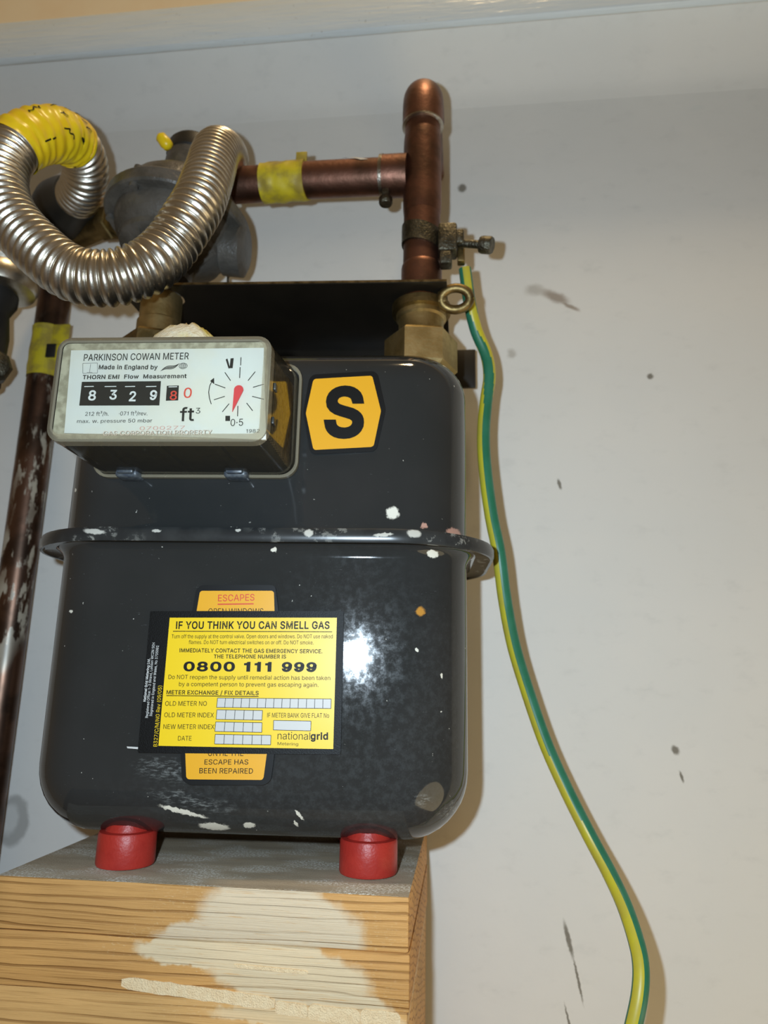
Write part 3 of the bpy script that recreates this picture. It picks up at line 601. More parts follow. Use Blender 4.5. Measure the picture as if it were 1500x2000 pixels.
IDX_DASH = [[(-60.86, 199.71), (-56.87, 199.77)], [(-52.22, 199.67), (-47.29, 199.73)], [(-43.6, 199.63), (-39.35, 199.69)], [(-34.8, 199.59), (-30.41, 199.65)], [(-25.28, 199.4), (-21.64, 199.46)]]

# ------------------------------------------------------------------ the setting
w = MB()
w.box((-700, 0, -560), (620, 30, 700))
tag(w.build('wall_back', 'wall'), kind='structure')
f = MB()
f.box((-700, -700, -580), (620, 0, -560))
tag(f.build('floor', 'floor'), kind='structure')
# coved soffit between the back wall and the trim board
pr = [(-47, 466), (-38, 462), (-28, 457), (-18, 450), (-10, 440.5), (-4, 434), (-1, 427), (0.5, 418), (8, 418), (8, 476), (-47, 476)]
s = MB()
s.loops([[(x, y, z) for y, z in pr] for x in (-700, 620)])
tag(s.build('wall_upper_cove', 'wall', sharp=50), kind='structure')
s = MB()
s.box((-700, -49.4, 470), (620, 0, 700))
tag(s.build('wall_upper', 'cream'), kind='structure')
s = MB()
s.box((-700, -50, 448.5), (620, -44, 482.5), 1.2)
for v in s.bm.verts:
    v.co.z += v.co.x * .006
    v.co.z += noise.noise(Vector((v.co.x * .02, 0, 3))) * .4
tag(s.build('trim_1', 'trim'), kind='structure')

# ------------------------------------------------------------------ timber stack
MAT['wood_a'] = make_wood('sawn_pine_upper', (216, 164, 98), (138, 90, 42), 1.0, [(-74, -14, 34, 17, -8), (-96, -20, 30, 7, 0)], (220, 202, 172))
MAT['wood_b'] = make_wood('sawn_pine_middle', (212, 160, 94), (134, 88, 42), 2.7, [(-72, -8, 36, 12, -12), (-64, -16, 40, 8, -12), (-108, -4, 26, 5, 0)], (222, 202, 166))
MAT['wood_c'] = make_wood('sawn_pine_lower', (218, 170, 106), (142, 96, 48), 4.4, [(-60, -4, 40, 4, 0)], (222, 194, 150))
BX0, BX1, BY0, BY1 = -198, -22, -150, -8
def timber(z1, z0, m, label, dx, dy, bev):
    mb = MB()
    mb.box((BX0 + dx, BY0 + dy, z0), (BX1 + dx, BY1, z1), bev, 2)
    es = [e for e in mb.bm.edges if abs(e.verts[0].co.x - e.verts[1].co.x) > 100]
    bmesh.ops.subdivide_edges(mb.bm, edges=es, cuts=24, use_grid_fill=True)
    for v in mb.bm.verts:
        q = v.co * .03
        v.co += Vector((0, noise.noise(q) * .5, noise.noise(q + Vector((9, 0, 0))) * .1))
    o = mb.build('timber_block', [m, 'block_top'], org=(0, 0, z1))
    for p in o.data.polygons:
        if p.normal.z > .8 and bev > 1:
            p.material_index = 1
    return tag(o, label, 'timber')
b1 = timber(-84.3, -104.85, 'wood_a', 'top pine block with the red meter feet standing on its grey top', 0, 0, 1.2)
b2 = timber(-105.0, -125.35, 'wood_b', 'middle pine block of the stack, pale filler smeared across its front', .3, .1, .4)
b3 = timber(-125.5, -560, 'wood_c', 'lowest pine block of the stack, cut off by the bottom of the picture', -.4, .05, .4)
# flakes of dried filler along the lower joint
rng = random.Random(4)
for x0, x1, zz, hh, own in ((-138, -74.5, -123.4, 4.6, b2), (-74.3, -61.3, -126.8, 4.6, b3), (-61.1, -40.6, -127.6, 5.4, b3), (-40.4, -25, -127.8, 5.6, b3), (-92, -62, -113.2, 1.3, b2)):
    def edge(i, s_):
        t_ = i / 22
        tap = min(1, t_ / .08, (1 - t_) / .08) ** .5
        return (x0 + (x1 - x0) * t_, zz - (x0 + x1) / 2 * .0 - (x0 + (x1 - x0) * t_ - (x0 + x1) / 2) * (.06 if hh == 4.6 else .03) + s_ * hh / 2 * (.55 + .45 * tap) * (1 + .22 * noise.noise(Vector((x0 + t_ * (x1 - x0) * .22, s_ * 7, 0)))))
    top = [edge(i, 1) for i in range(23)]
    bot = [edge(22 - i, -1) for i in range(23)]
    mb = MB()
    mb.prism(bot + top, -150.35, -149.2)
    base = -105.0 if own is b2 else -125.5
    mb.build('filler_flake', 'filler', own, 50, (0, 0, base))

# ------------------------------------------------------------------ gas meter
MO = (-100.5, -86.0, -84.3)
meter = thing('gas_meter', 'slate grey domestic gas meter with dial box and yellow stickers, on red feet', 'gas meter', MO, 3.0)
HW, HD, RC = 101.0, 56.0, 30.0
def crown(x):
    return 3.2 * max(0.0, 1 - (x / 101.0) ** 2)
def crowned(p):
    x, y, z = p
    k = max(0.0, min(1.0, -y / HD))
    return Vector((x, y - crown(x) * k * k, z))
def case(prof):
    rows = []
    for z, ins in prof:
        rows.append([crowned((x, y, z)) for x, y in rrect(0, 0, HW - ins, HD - ins, RC - ins, 10)])
    return rows
R = 30.0
prof = [(13 + R * (1 - math.cos(a)), R * (1 - math.sin(a))) for a in [math.radians(9 * k) for k in range(11)]]
prof += [(70, 0), (100, 0), (125, 0), (137.5, 0)]
prof += [(137.5 + 7 * math.sin(a), -7 * (1 - math.cos(a))) for a in [math.radians(15 * k) for k in range(1, 7)]]
mb = MB()
mb.loops(case(prof))
mb.build('lower_case', 'meter', meter, 40)
prof = [(148.3, -4), (149.2, -2), (151, -.6), (153.5, 0), (180, 0), (205, 0)]
RT = 21.0
prof += [(246 - RT + RT * math.sin(a), RT * (1 - math.cos(a))) for a in [math.radians(9 * k) for k in range(11)]]
mb = MB()
mb.loops(case(prof))
mb.build('upper_case', 'meter', meter, 40)
# crimped flange: flat ring with a rolled edge
mb = MB()
fl = []
for z, g in ((144.2, 0), (143.6, 12.2), (142.6, 13.2), (142.6, 14.6), (144, 15.2), (147.4, 15.2), (148.9, 14.4), (149.2, 13), (148.6, 11.6), (148.4, 0)):
    fl.append([Vector((x, y - crown(x) * .6 * max(0, -y / HD), z)) for x, y in rrect(0, 0, HW + g - 1.2, HD + g - 1.2, RC + g * 1.3, 12)])
mb.loops(fl)
mb.build('flange', 'flange', meter, 45)
for x, y in ((-54.5, -35), (56, -35), (-76, 30), (48, 30)):
    mb = MB()
    mb.lathe([(11.2, 0), (12.6, .5), (13, 1.5), (12.9, 13.5), (12.4, 14.6), (10, 15), (9, 18), (6, 19)], (x, y, 0), seg=40)
    mb.build('foot', 'red_plastic', meter)
for x, nm in ((-77.5, 'inlet_boss'), (77.5, 'outlet_boss')):
    mb = MB()
    mb.lathe([(21, 240), (19, 247), (17.5, 249), (17.5, 253)], (x, 0, 0))
    mb.build(nm, 'meter', meter)

# ---- stickers on the front
def sticker(pts, off, thick=.18):
    mb = MB()
    mb.prism(pts, 0, 1)
    xs = [p[0] for p in pts]
    x = math.ceil(min(xs) / 5) * 5
    while x < max(xs):
        bmesh.ops.bisect_plane(mb.bm, geom=list(mb.bm.verts) + list(mb.bm.edges) + list(mb.bm.faces), plane_co=(x, 0, 0), plane_no=(1, 0, 0))
        x += 5
    for v in mb.bm.verts:
        yy = -HD - crown(v.co.x) - off - (thick if v.co.y < .5 else 0)
        v.co.y = yy
    return mb
def on_front(off):
    return lambda x, z: (x, -HD - crown(x) - off, z)
esc = sticker(rounded(ESC_BLACK, 2.0), .02).build('escapes_sticker', 'sticker_black', meter, 30)
tag(esc, 'older amber sticker with black edge, mostly covered by the yellow label')
sticker(rounded(ESC_YELLOW, 1.0), .12).build('amber_panel', 'amber', esc, 30)
for row in ESC_TEXT:
    lettering('lettering', row, on_front(.36), esc)
stroke_quads(MB(), [ESC_RULE], .55, on_front(.36)).build('underline', 'red_ink', esc, recalc=False)

lab = sticker(rounded(LABEL_BLACK, .6), .42, .25).build('emergency_label', 'label_black', meter, 30)
tag(lab, 'bright yellow emergency label with black border')
sticker(LABEL_YELLOW, .55, .2).build('yellow_panel', 'label_yellow', lab, 30)
for row in LABEL_TEXT:
    lettering('lettering', row, on_front(.85), lab)
for ln in LABEL_RULES:
    stroke_quads(MB(), [ln], .32, on_front(.85)).build('rule_line', 'black_ink', lab, recalc=False)
for n, q in LABEL_BOXES:
    bl, br, tr, tl = [Vector(p) for p in q]
    mb = MB()
    vs = [mb.bm.verts.new(on_front(.80)(*p)) for p in (bl, br, tr, tl)]
    mb.bm.faces.new(vs)
    bmesh.ops.subdivide_edges(mb.bm, edges=mb.bm.edges[:], cuts=6, use_grid_fill=True)
    for v in mb.bm.verts:
        v.co.y = -HD - crown(v.co.x) - .80
    o = mb.build('entry_boxes', 'box_white', lab, recalc=False)
    lines = [[bl, br], [tl, tr]] + [[bl.lerp(br, k / n), tl.lerp(tr, k / n)] for k in range(n + 1)]
    stroke_quads(MB(), lines, .22, on_front(.86)).build('box_lines', 'black_ink', lab, recalc=False)
# torn pale backing showing under the label's lower edge
tear = [(-49.3, 53.2), (-38, 53.0), (-24, 53.0), (-15, 52.6), (-15, 52.0), (-28, 52.2), (-40, 52.0), (-49, 52.5)][::-1]
sticker(tear, .3, .12).build('torn_backing', 'box_white', lab, 30)

ss = sticker(rounded(S_BLACK, 1.6), .02).build('letter_sticker', 'sticker_black', meter, 30)
tag(ss, 'hexagonal amber sticker with a large black letter S')
sticker(rounded(S_YELLOW, .8), .12).build('amber_panel', 'amber', ss, 30)
for row in S_TEXT:
    lettering('lettering', row, on_front(.36), ss)

# ---- dial box
def ring_loop(x0, x1, z0, z1, y, r, n=6):
    return [(x, y, z) for x, z in rrect((x0 + x1) / 2, (z0 + z1) / 2, (x1 - x0) / 2, (z1 - z0) / 2, r, n)]
FYI = -111.0
mb = MB()
mb.loops([ring_loop(-70.5, 14.2, 179.0, 217.5, -108, 1.5), ring_loop(-71, 14.6, 178.6, 218.5, -100, 1.5), ring_loop(-73, 15.6, 178.5, 226, -56, 2)])
for x in (-58, -33, -8, 8):            # webs under the box
    mb.box((x, -104, 176.6), (x + 3, -60, 178.8))
idx = mb.build('index_box', 'index_dark', meter, 35)
tag(idx, 'clear fronted dial box with white face and black number window')
mb = MB()
mb.prism(rounded([(-72.6, 177.4), (15.4, 177.4), (15.4, 219.8), (-72.6, 219.8)], 3), -109.4, -108.1)
mb.build('dial_surround', 'beige', idx, 30)
mb = MB()
mb.prism(IDX_PLATE, -110.4, -109.2)
mb.build('dial_plate', 'dial_white', idx, 30)
def on_dial(off):
    return lambda x, z: (x, -110.4 - off, z)
# number windows: recessed looking black drums
for k, q in enumerate(IDX_RECTS):
    mb = MB()
    mb.prism(q, -110.62, -110.3)
    mb.build('number_window', 'black_ink', idx, 30)
for row in IDX_TEXT:
    lettering('lettering', row, on_dial(2.7 if row[0].startswith('GAS') else .32), idx)
stroke_quads(MB(), IDX_DASH, .35, on_dial(.34)).build('drum_edges', 'white_ink', idx, recalc=False)
mb = stroke_quads(MB(), IDX_TICKS, .34, on_dial(.12))
stroke_quads(mb, [IDX_ARC[0]], .34, on_dial(.12))
mb.bm.faces.new([mb.bm.verts.new(on_dial(.12)(*p)) for p in IDX_ARC[1]])
for q in IDX_MISC[:3]:
    mb.bm.faces.new([mb.bm.verts.new(on_dial(.12)(*p)) for p in q])
mb.build('dial_marks', 'black_ink', idx, recalc=False)
# maker's marks: small framed scale sign, flame and globe
mb = MB()
q = IDX_MISC[3]
cxq = sum(p[0] for p in q) / 4
zb, zt = q[0][1], q[2][1]
stroke_quads(mb, [q + [q[0]], [(cxq, zb + .4), (cxq, zt - .5)], [(cxq - 1.2, zb + .4), (cxq + 1.2, zb + .4)]], .14, on_dial(.12))
mb.build('scale_sign', 'black_ink', idx, recalc=False)
mb = MB()
a, b = Vector(IDX_MISC[4][0]), Vector(IDX_MISC[4][2])
for k in range(3):
    pts = []
    o0 = (b - a) * .0 + Vector((0, .75 * k - .6))
    n = 10
    for i in range(n + 1):
        t = i / n
        pts.append(a.lerp(b, t) + Vector((0, (.55 * math.sin(math.pi * 2 * t) + (.6 * k - .7) * math.sin(math.pi * t)))))
    for i in range(n):
        wd = .34 * math.sin(math.pi * (i + .5) / n) + .05
        stroke_quads(mb, [[pts[i], pts[i + 1]]], wd, on_dial(.12))
mb.build('flame_mark', 'black_ink', idx, recalc=False)
mb = MB()
g = Vector(IDX_MISC[5][0])
gr = 1.75
circ = lambda sx: [(g.x + gr * sx * math.cos(t * math.pi / 8), g.y + gr * .75 * math.sin(t * math.pi / 8)) for t in range(17)]
stroke_quads(mb, [circ(1), circ(.5), [(g.x - gr, g.y), (g.x + gr, g.y)], [(g.x - gr * .8, g.y + .7), (g.x + gr * .8, g.y + .7)], [(g.x - gr * .8, g.y - .7), (g.x + gr * .8, g.y - .7)], [(g.x, g.y - 1.3), (g.x, g.y + 1.3)]], .16, on_dial(.12))
mb.build('globe_mark', 'black_ink', idx, recalc=False)
# red pointer
c0, tip = Vector(IDX_POINTER[0]), Vector(IDX_POINTER[1])
rp = (Vector(IDX_POINTER[2]) - c0).length * .95
d = (tip - c0).normalized()
base = math.atan2(d.y, d.x)
out = [tuple(tip)] + [(c0.x + rp * math.cos(base + math.radians(a)), c0.y + rp * math.sin(base + math.radians(a))) for a in range(70, 291, 20)]
mb = MB()
mb.prism(out, -111.3, -110.8)
mb.build('pointer', 'pointer_red', idx, 30)
# side panel with ribs
mb = MB()
mb.prism([(0, 0), (1, 0), (1, 1), (0, 1)], 0, 1)
for v in mb.bm.verts:
    x, y, z = v.co
    v.co = Vector((15.0 + x * 1.0, -100 + y * 36, 181 + z * (33 + 6 * y)))
mb.build('side_panel', 'ochre', idx, 30)
mb = MB()
for k in range(16):
    y = -107 + k * 3.1
    mb.box((15.2, y, 180), (16.5, y + 1.1, 214 + k * .5))
mb.build('side_ribs', 'beige', idx, 30)
# clear cover, its edges and rear lip tinted pale as if catching light
mb = MB()
mb.loops([ring_loop(-76.5, 19.0, 176.2, 230.5, -57, 7), ring_loop(-74.2, 16.8, 175.6, 221.5, -108, 6), ring_loop(-73.8, 16.4, 175.9, 221.0, -111, 5.4), ring_loop(-72.2, 14.8, 177.4, 219.4, -112.6, 4)], False, True)
mb.build('clear_cover', 'clear', idx, 35)
mb = MB()
mb.loops([ring_loop(-74.5, 17.1, 175.3, 221.8, -106.5, 6.2), ring_loop(-74.2, 16.8, 175.6, 221.5, -111.2, 6), ring_loop(-72.2, 14.9, 177.5, 219.4, -112.8, 4.2), ring_loop(-71.2, 13.9, 178.5, 218.4, -112.7, 3)], False, False)
mb.build('cover_edge', 'clear_rim', idx, 35)
mb = MB()
mb.loops([ring_loop(-76.8, 19.4, 176.0, 231, -62, 7), ring_loop(-78, 20.6, 174.8, 232.2, -61.5, 8), ring_loop(-78, 20.6, 174.8, 232.2, -58.6, 8), ring_loop(-76.8, 19.4, 176.0, 231, -58.4, 7)], False, False)
mb.build('cover_lip', 'clear_rim', idx, 35)
for y0, z0, z1 in ((-104, 186, 189), (-104, 201, 204)):
    for x0, x1 in ((-75.6, -73.6), (16.0, 17.8)):
        mb = MB()
        mb.box((x0, y0, z0), (x1, y0 + 4, z1), .3)
        mb.build('side_lug', 'index_dark', idx, 30)
for x in (-59, -7.5):
    mb = MB()
    mb.box((x - 5.5, -67, 173.6), (x + 5.5, -57, 180.2), 1.6, 3)
    mb.box((x - 4, -69, 174.8), (x + 4, -66, 178.6), 1, 2)
    mb.build('cover_clip', 'clip', idx, 40)
mb = MB()
rows = []
for k in range(9):
    a = math.radians(90 * k / 8)
    row = []
    for i in range(32):
        t = 2 * math.pi * i / 32
        q = Vector((math.cos(t) * 2, math.sin(t) * 2, k * .35))
        s_ = 1 + .12 * noise.noise(q)
        row.append((-30 + 17.5 * math.cos(a) * math.cos(t) * s_, -84 + 11 * math.cos(a) * math.sin(t) * s_, 224 + 17 * math.sin(a) * (1 + .15 * noise.noise(q * 1.7))))
    rows.append(row)
mb.loops(rows)
mb.build('sealing_wax', 'wax', idx, 60)

# ------------------------------------------------------------------ meter bracket
BR = (-100, -60, 216.7)
def slope(mb):
    for v in mb.bm.verts:
        v.co.z -= (v.co.x + 110) * .031
    return mb
br = thing('meter_bracket', 'black steel meter bracket behind the pipe unions above the meter', 'bracket', BR)
UR, UL = (-23.3, -82.0), (-178.0, -90.0)
def holed_plate(x0, x1, y0, y1, z0, z1, holes):
    mb = MB()
    vs = [mb.bm.verts.new((x, y, z0)) for x, y in ((x0, y0), (x1, y0), (x1, y1), (x0, y1))]
    es = [mb.bm.edges.new((vs[i], vs[(i + 1) % 4])) for i in range(4)]
    for hx, hy, hr in holes:
        hv = [mb.bm.verts.new((hx + hr * math.cos(t * math.pi / 16), hy + hr * math.sin(t * math.pi / 16), z0)) for t in range(32)]
        es += [mb.bm.edges.new((hv[i], hv[(i + 1) % 32])) for i in range(32)]
    r = bmesh.ops.triangle_fill(mb.bm, edges=es, use_beauty=True)
    fs = [g for g in r['geom'] if isinstance(g, bmesh.types.BMFace)]
    e = bmesh.ops.extrude_face_region(mb.bm, geom=fs)
    for g in e['geom']:
        if isinstance(g, bmesh.types.BMVert):
            g.co.z = z1
    return mb
slope(holed_plate(-200, -8, -104, -20, 216.9, 218.6, [(UR[0], UR[1], 13.2), (UL[0], UL[1], 13.2)])).build('shelf', 'black_metal', br, 30, BR)
mb = MB()
mb.box((-200, -104.4, 217.3), (-8, -104, 218.6))
slope(mb).build('front_edge', 'bracket_edge', br, 30, BR)
mb = MB()
mb.box((-204, -20, 140), (-9, -17, 218), .6)
mb.box((-9.6, -20, 187), (9, -17, 214), .6)
mb.build('back_plate', 'black_metal', br, 30, BR)
mb = MB()
mb.box((-200, -17, 190), (-170, 0, 205))
mb.build('spacer', 'black_metal', br, 30, BR)
mb = MB()
mb.box((-30, -17, 190), (0, 0, 205))
mb.build('spacer', 'black_metal', br, 30, BR)

# ------------------------------------------------------------------ brass unions
def hexnut(mb, x, y, z0, z1, r, rot=0):
    rows = []
    for z, k in ((z0, .9), (z0 + 2, 1), (z1 - 2, 1), (z1, .9)):
        rows.append([(x + r * k * math.cos(math.radians(60 * i + rot)), y + r * k * math.sin(math.radians(60 * i + rot)), z) for i in range(6)])
    mb.loops(rows)
    return mb
un = thing('brass_union', 'brass hexagonal pipe union on the meter outlet below the copper riser', 'union', (UR[0], UR[1], 169.2))
ORG = (UR[0], UR[1], 169.2)
hexnut(MB(), UR[0], UR[1], 169.2, 191.5, 21.0, 8).build('hex_nut', 'brass', un, 20, ORG)
mb = MB()
mb.lathe([(13.4, 190), (13.4, 192), (13, 193), (13, 202), (14.5, 203), (14.5, 209), (13, 210), (12.9, 213.5)], ORG[:2] + (0,))
mb.build('tail', 'brass', un, 40, ORG)
mb = MB()
mb.lathe([(14.4, 205.6), (17.0, 206.4), (17.0, 211.4), (14.4, 212.4)], ORG[:2] + (0,), seg=40)
mb.build('lock_ring', 'brass_dark', un, 40, ORG)
mb = MB()
ring = [(UR[0] + 20 + 8.0 * math.cos(t * math.pi / 12), -95 - 2.0 * math.sin(t * math.pi / 12), 208.5 + 5.6 * math.sin(t * math.pi / 12)) for t in range(25)]
mb.tube(ring, 2.6, 12)
mb.box((UR[0] + 10, -97, 206), (UR[0] + 15, -92, 213), 1)
mb.build('side_lug', 'brass_dark', un, 40, ORG)

ul = thing('brass_union', 'dull brass pipe union on the meter inlet, half hidden behind the dial box', 'union', (UL[0], UL[1], 169.2))
ORG = (UL[0], UL[1], 169.2)
hexnut(MB(), UL[0], UL[1], 169.2, 191.5, 21.0, 22).build('hex_nut', 'brass_dark', ul, 20, ORG)
mb = MB()
mb.lathe([(13.4, 190), (13, 193), (13, 202), (12, 203), (12, 219)], ORG[:2] + (0,))
mb.build('tail', 'brass', ul, 40, ORG)

# ------------------------------------------------------------------ copper outlet pipe
PO = (UR[0], UR[1], 217)
cp = thing('copper_outlet_pipe', 'upright copper pipe rising from the meter outlet, elbow into the wall and side branch', 'pipe', PO)
px, py = UR
mb = MB()
mb.lathe([(11, 213.6), (11, 348)], (px, py, 0), seg=40)
mb.build('riser', 'copper', cp, 40, PO)
mb = MB()
arc = [(px, py + 20 - 20 * math.cos(math.radians(a)), 345 + 20 * math.sin(math.radians(a))) for a in range(0, 91, 9)]
pts = [(px, py, z) for z in (335, 338, 341)] + arc + [(px, py + 24, 365), (px, py + 30, 365)]
mb.tube(pts, 12.6, 36)
mb.build('elbow', 'copper', cp, 50, PO)
mb = MB()
mb.lathe([(12.0, 334.0), (12.8, 334.4), (12.8, 335.3), (12.2, 335.7)], (px, py, 0), seg=40)
mb.build('solder_ring', 'solder', cp, 40, PO)
mb = MB()
mb.tube([(px, py + 28, 365), (px, 0, 365)], 11, 30)
mb.build('wall_stub', 'copper', cp, 40, PO)
mb = MB()
mb.lathe([(11.2, 214.5), (12.0, 215), (12.0, 235), (11.8, 237), (11.05, 238)], (px, py, 0), seg=40)
mb.build('lower_socket', 'copper', cp, 40, PO)
mb = MB()
mb.lathe([(11.05, 272), (11.5, 276), (11.6, 280), (11.6, 320), (11.5, 324), (11.05, 328)], (px, py, 0), seg=40)
mb.tube([(px - 9, py, 300.6), (px - 24, py + .5, 301.2)], 12.6, 36)
mb.build('tee_fitting', 'copper', cp, 40, PO)
mb = MB()
mb.tube([(px - 23.6, py + .5, 301.2), (px - 25.6, py + .6, 301.3)], 12.9, 36)
mb.build('solder_ring', 'solder', cp, 40, PO)
mb = MB()
mb.tube([(px - 20, py + .4, 301), (-95, -79, 303.7), (-128, -77, 304.6), (-150, -76, 305)], 11, 36)
mb.build('branch', 'copper', cp, 40, PO)
mb = MB()
cl = (px - 22, py - 2, 301)
mb.box((cl[0] - 2.2, cl[1] - 3, 284), (cl[0] + 2.2, cl[1] + 3, 289.5), 1)
mb.lathe([(3.6, 279.5), (4.2, 280.5), (4.2, 283.5), (3, 285)], (cl[0], cl[1], 0), seg=16)
mb.build('drain_screw', 'zinc', cp, 40, PO)
# old yellow tape around the branch
pts = spline([(-124.4, -77.2, 304.5), (-110, -78, 304), (-96, -79, 303.7)], 1.2)
mb = MB()
mb.tube(pts, lambda i, a: 11.5 + .9 * noise.noise(Vector((i * .25, math.cos(a) * 2, math.sin(a) * 2))) + .5, 36)
mb.box((-102, -86, 311), (-95, -84.8, 319), .3)
mb.build('yellow_tape', 'tape_old', cp, 60, PO)
mb = MB()
for i in range(10):
    t = i / 9
    a = math.radians(20 + 42 * t)            # up from the front
    x = -58 - 14 * t
    hw_ = 2.4 * (1 - .5 * t)
    for s_ in (-1, 1):
        mb.bm.verts.new((x + s_ * hw_, -80.6 - 11.25 * math.cos(a), 302.5 + 11.25 * math.sin(a)))
mb.bm.verts.ensure_lookup_table()
for i in range(9):
    mb.bm.faces.new([mb.bm.verts[2 * i], mb.bm.verts[2 * i + 1], mb.bm.verts[2 * i + 3], mb.bm.verts[2 * i + 2]])
mb.build('paint_drip', 'white_paint', cp, 60, PO)

# ------------------------------------------------------------------ earth clamp and cable
EO = (px, py, 250)
ec = thing('earth_clamp', 'zinc earth clamp strapped round the copper riser', 'clamp', EO)
mb = MB()
rows = []
for i in range(49):
    a = 2 * math.pi * i / 48
    c, s_ = math.cos(a), math.sin(a)
    tilt = -3.0 * c
    rows.append([(px + r * c, py + r * s_, 255 + tilt + z) for r, z in ((11.2, -6), (12.1, -6), (12.1, 6), (11.2, 6))])
mb.loops(rows, False, False)
mb.build('strap', 'zinc', ec, 40, EO)
mb = MB()
mb.box((px + 10, py - 13, 240), (px + 21, py - 1, 258), 1.5, 2)
mb.box((px + 20, py - 12, 245), (px + 25, py - 3, 254), 1.2, 2)
mb.box((px + 11, py - 12.5, 232), (px + 18, py - 4, 241), 1.2, 2)
mb.build('clamp_block', 'zinc', ec, 40, EO)
mb = MB()
mb.lathe([(2.4, 0), (2.4, 13), (4.6, 13.4), (5, 15), (5, 19.5), (4.4, 20.5)], (px + 22, py - 8, 247), (1, -.28, -.32), 20)
mb.build('clamp_screw', 'zinc', ec, 40, EO)
mb = MB()
mb.box((px + 21, py - 4, 238), (px + 25.5, py + 2, 247), .8, 2)
mb.build('cable_lug', 'brass_dark', ec, 40, EO)

CABLE = [(1.3, -79.0, 246.0), (2.1, -79.0, 237.0), (4.7, -76.0, 216.9), (8.6, -70.0, 201.7), (14.5, -66.0, 187.7), (16.1, -66.0, 174.0), (14.1, -66.0, 159.6), (12.4, -68.0, 143.2), (12.1, -70.0, 127.1), (13.3, -72.0, 108.4), (15.8, -72.0, 87.9), (19.4, -72.0, 67.9), (22.4, -68.0, 43.2), (27.0, -62.0, 19.0), (34.1, -58.0, -5.2), (42.7, -58.0, -31.3), (52.2, -60.0, -53.7), (62.3, -64.0, -74.7), (70.0, -72.0, -90.2), (74.5, -82.0, -102.0), (76.9, -92.0, -113.8), (77.0, -98.0, -122.1), (74.9, -102.0, -131.7), (70.9, -104.0, -143.8), (66.8, -104.0, -157.5), (62.8, -90.0, -200), (60, -60, -260), (58, -50, -400), (58, -50, -559.5)]
pts = spline(CABLE[1:], 2.0)
fr = frames(pts, (.1, -1, -.1))
mb = MB()
SEG = 36
rows = []
for p, t, u, w_ in fr:
    rows.append([p + (u * math.cos(2 * math.pi * k / SEG) + w_ * math.sin(2 * math.pi * k / SEG)) * 3.7 for k in range(SEG)])
fs = mb.loops(rows)
def smooth(a, b, x):
    t = max(0, min(1, (x - a) / (b - a)))
    return t * t * (3 - 2 * t)
for q, face in enumerate(fs):
    i, k = divmod(q, SEG)
    z = pts[i].z
    phi = 5 + 60 * smooth(220, 185, z) + 53 * smooth(185, 150, z) + 20 * smooth(0, -90, z)
    a = (k + .5) * 360 / SEG
    a = -a if fr[i][3].x < 0 else a
    dd = min(abs((a - phi + 180) % 360 - 180), abs((a - phi) % 360 - 180))
    face.material_index = 1 if dd < 40 else 0
cb = mb.build('earth_cable', ['cable_green', 'cable_yellow'], org=(58, -50, -559.5), sharp=60)
tag(cb, 'green and yellow striped earth cable hanging from the clamp along the wall', 'cable')

# ------------------------------------------------------------------ regulator
RO = (-176.0, -86.0, 220.0)
rg = thing('gas_regulator', 'grey cast disc shaped gas regulator with black cap behind the steel hose', 'regulator', RO)
def tilted(mb):
    m = Matrix.Rotation(math.radians(6), 3, 'Y') @ Matrix.Rotation(math.radians(-4), 3, 'X')
    c = Vector((-177, -80, 276))
    for v in mb.bm.verts:
        v.co = c + m @ (v.co - c)
    return mb
c = (-177, -80, 276)
mb = MB()
mb.lathe([(12, -55), (12, -44), (16, -41), (16, -32), (18, -30), (22, -28), (29, -24), (31, -22.5), (31.5, -19), (34.5, -16), (36.5, -11), (37.5, -7), (37.5, -4)], c, seg=64)
tilted(mb).build('lower_body', 'cast_grey', rg, 35, RO)
mb = MB()
mb.lathe([(37, -4.4), (43.4, -4.2), (44.4, -3), (44.4, 4), (43.4, 5.4), (37, 5.6)], c, seg=64)
tilted(mb).build('rim', 'cast_grey', rg, 35, RO)
mb = MB()
mb.lathe([(37.5, 4.4), (37, 10), (33, 19), (27, 25), (19, 29), (17.4, 31), (17, 47), (15, 48)], c, seg=64)
tilted(mb).build('upper_body', 'cast_grey', rg, 35, RO)
mb = MB()
mb.lathe([(16, 46.5), (17.6, 48), (17.6, 56), (16, 58.5), (12, 60)], c, seg=40)
tilted(mb).build('cap', 'rubber', rg, 40, RO)
for k in range(6):
    a = math.radians(60 * k + 15)
    mb = MB()
    mb.lathe([(2.6, -6.8), (2.8, -3), (2.8, 5.4), (2.6, 7.8)], (c[0] + 40.6 * math.cos(a), c[1] + 40.6 * math.sin(a), c[2]), seg=12)
    tilted(mb).build('rim_screw', 'cast_grey', rg, 40, RO)
mb = MB()
for a in (200, 250, 300, 350):
    ca, sa = math.cos(math.radians(a)), math.sin(math.radians(a))
    mb.loops([[(c[0] + r * ca - t * sa, c[1] + r * sa + t * ca, c[2] + z) for r, z, t in ((13, -40, -1.6), (30, -23.5, -1.6), (30, -23.5, 1.6), (13, -40, 1.6))],
              [(c[0] + r * ca - t * sa, c[1] + r * sa + t * ca, c[2] + z) for r, z, t in ((13, -28, -1.6), (30, -18, -1.6), (30, -18, 1.6), (13, -28, 1.6))]])
tilted(mb).build('body_ribs', 'cast_grey', rg, 30, RO)
mb = MB()
mb.lathe([(13, 0), (14, 12), (17, 13), (17, 25), (13, 27)], (c[0] + 16, c[1] + 6, 264), (1, .1, -.1), 32)
mb.build('side_port', 'cast_grey', rg, 40, RO)
mb = MB()
mb.lathe([(1, -4), (3.2, -3), (3.8, 0), (3.4, 5), (1.2, 7)], (-181.5, -98.5, 320.5), (-.5, -.2, .6), 16)
tag(mb.build('seal_tag', 'tape', rg, 60, RO), 'small yellow plastic seal tag')

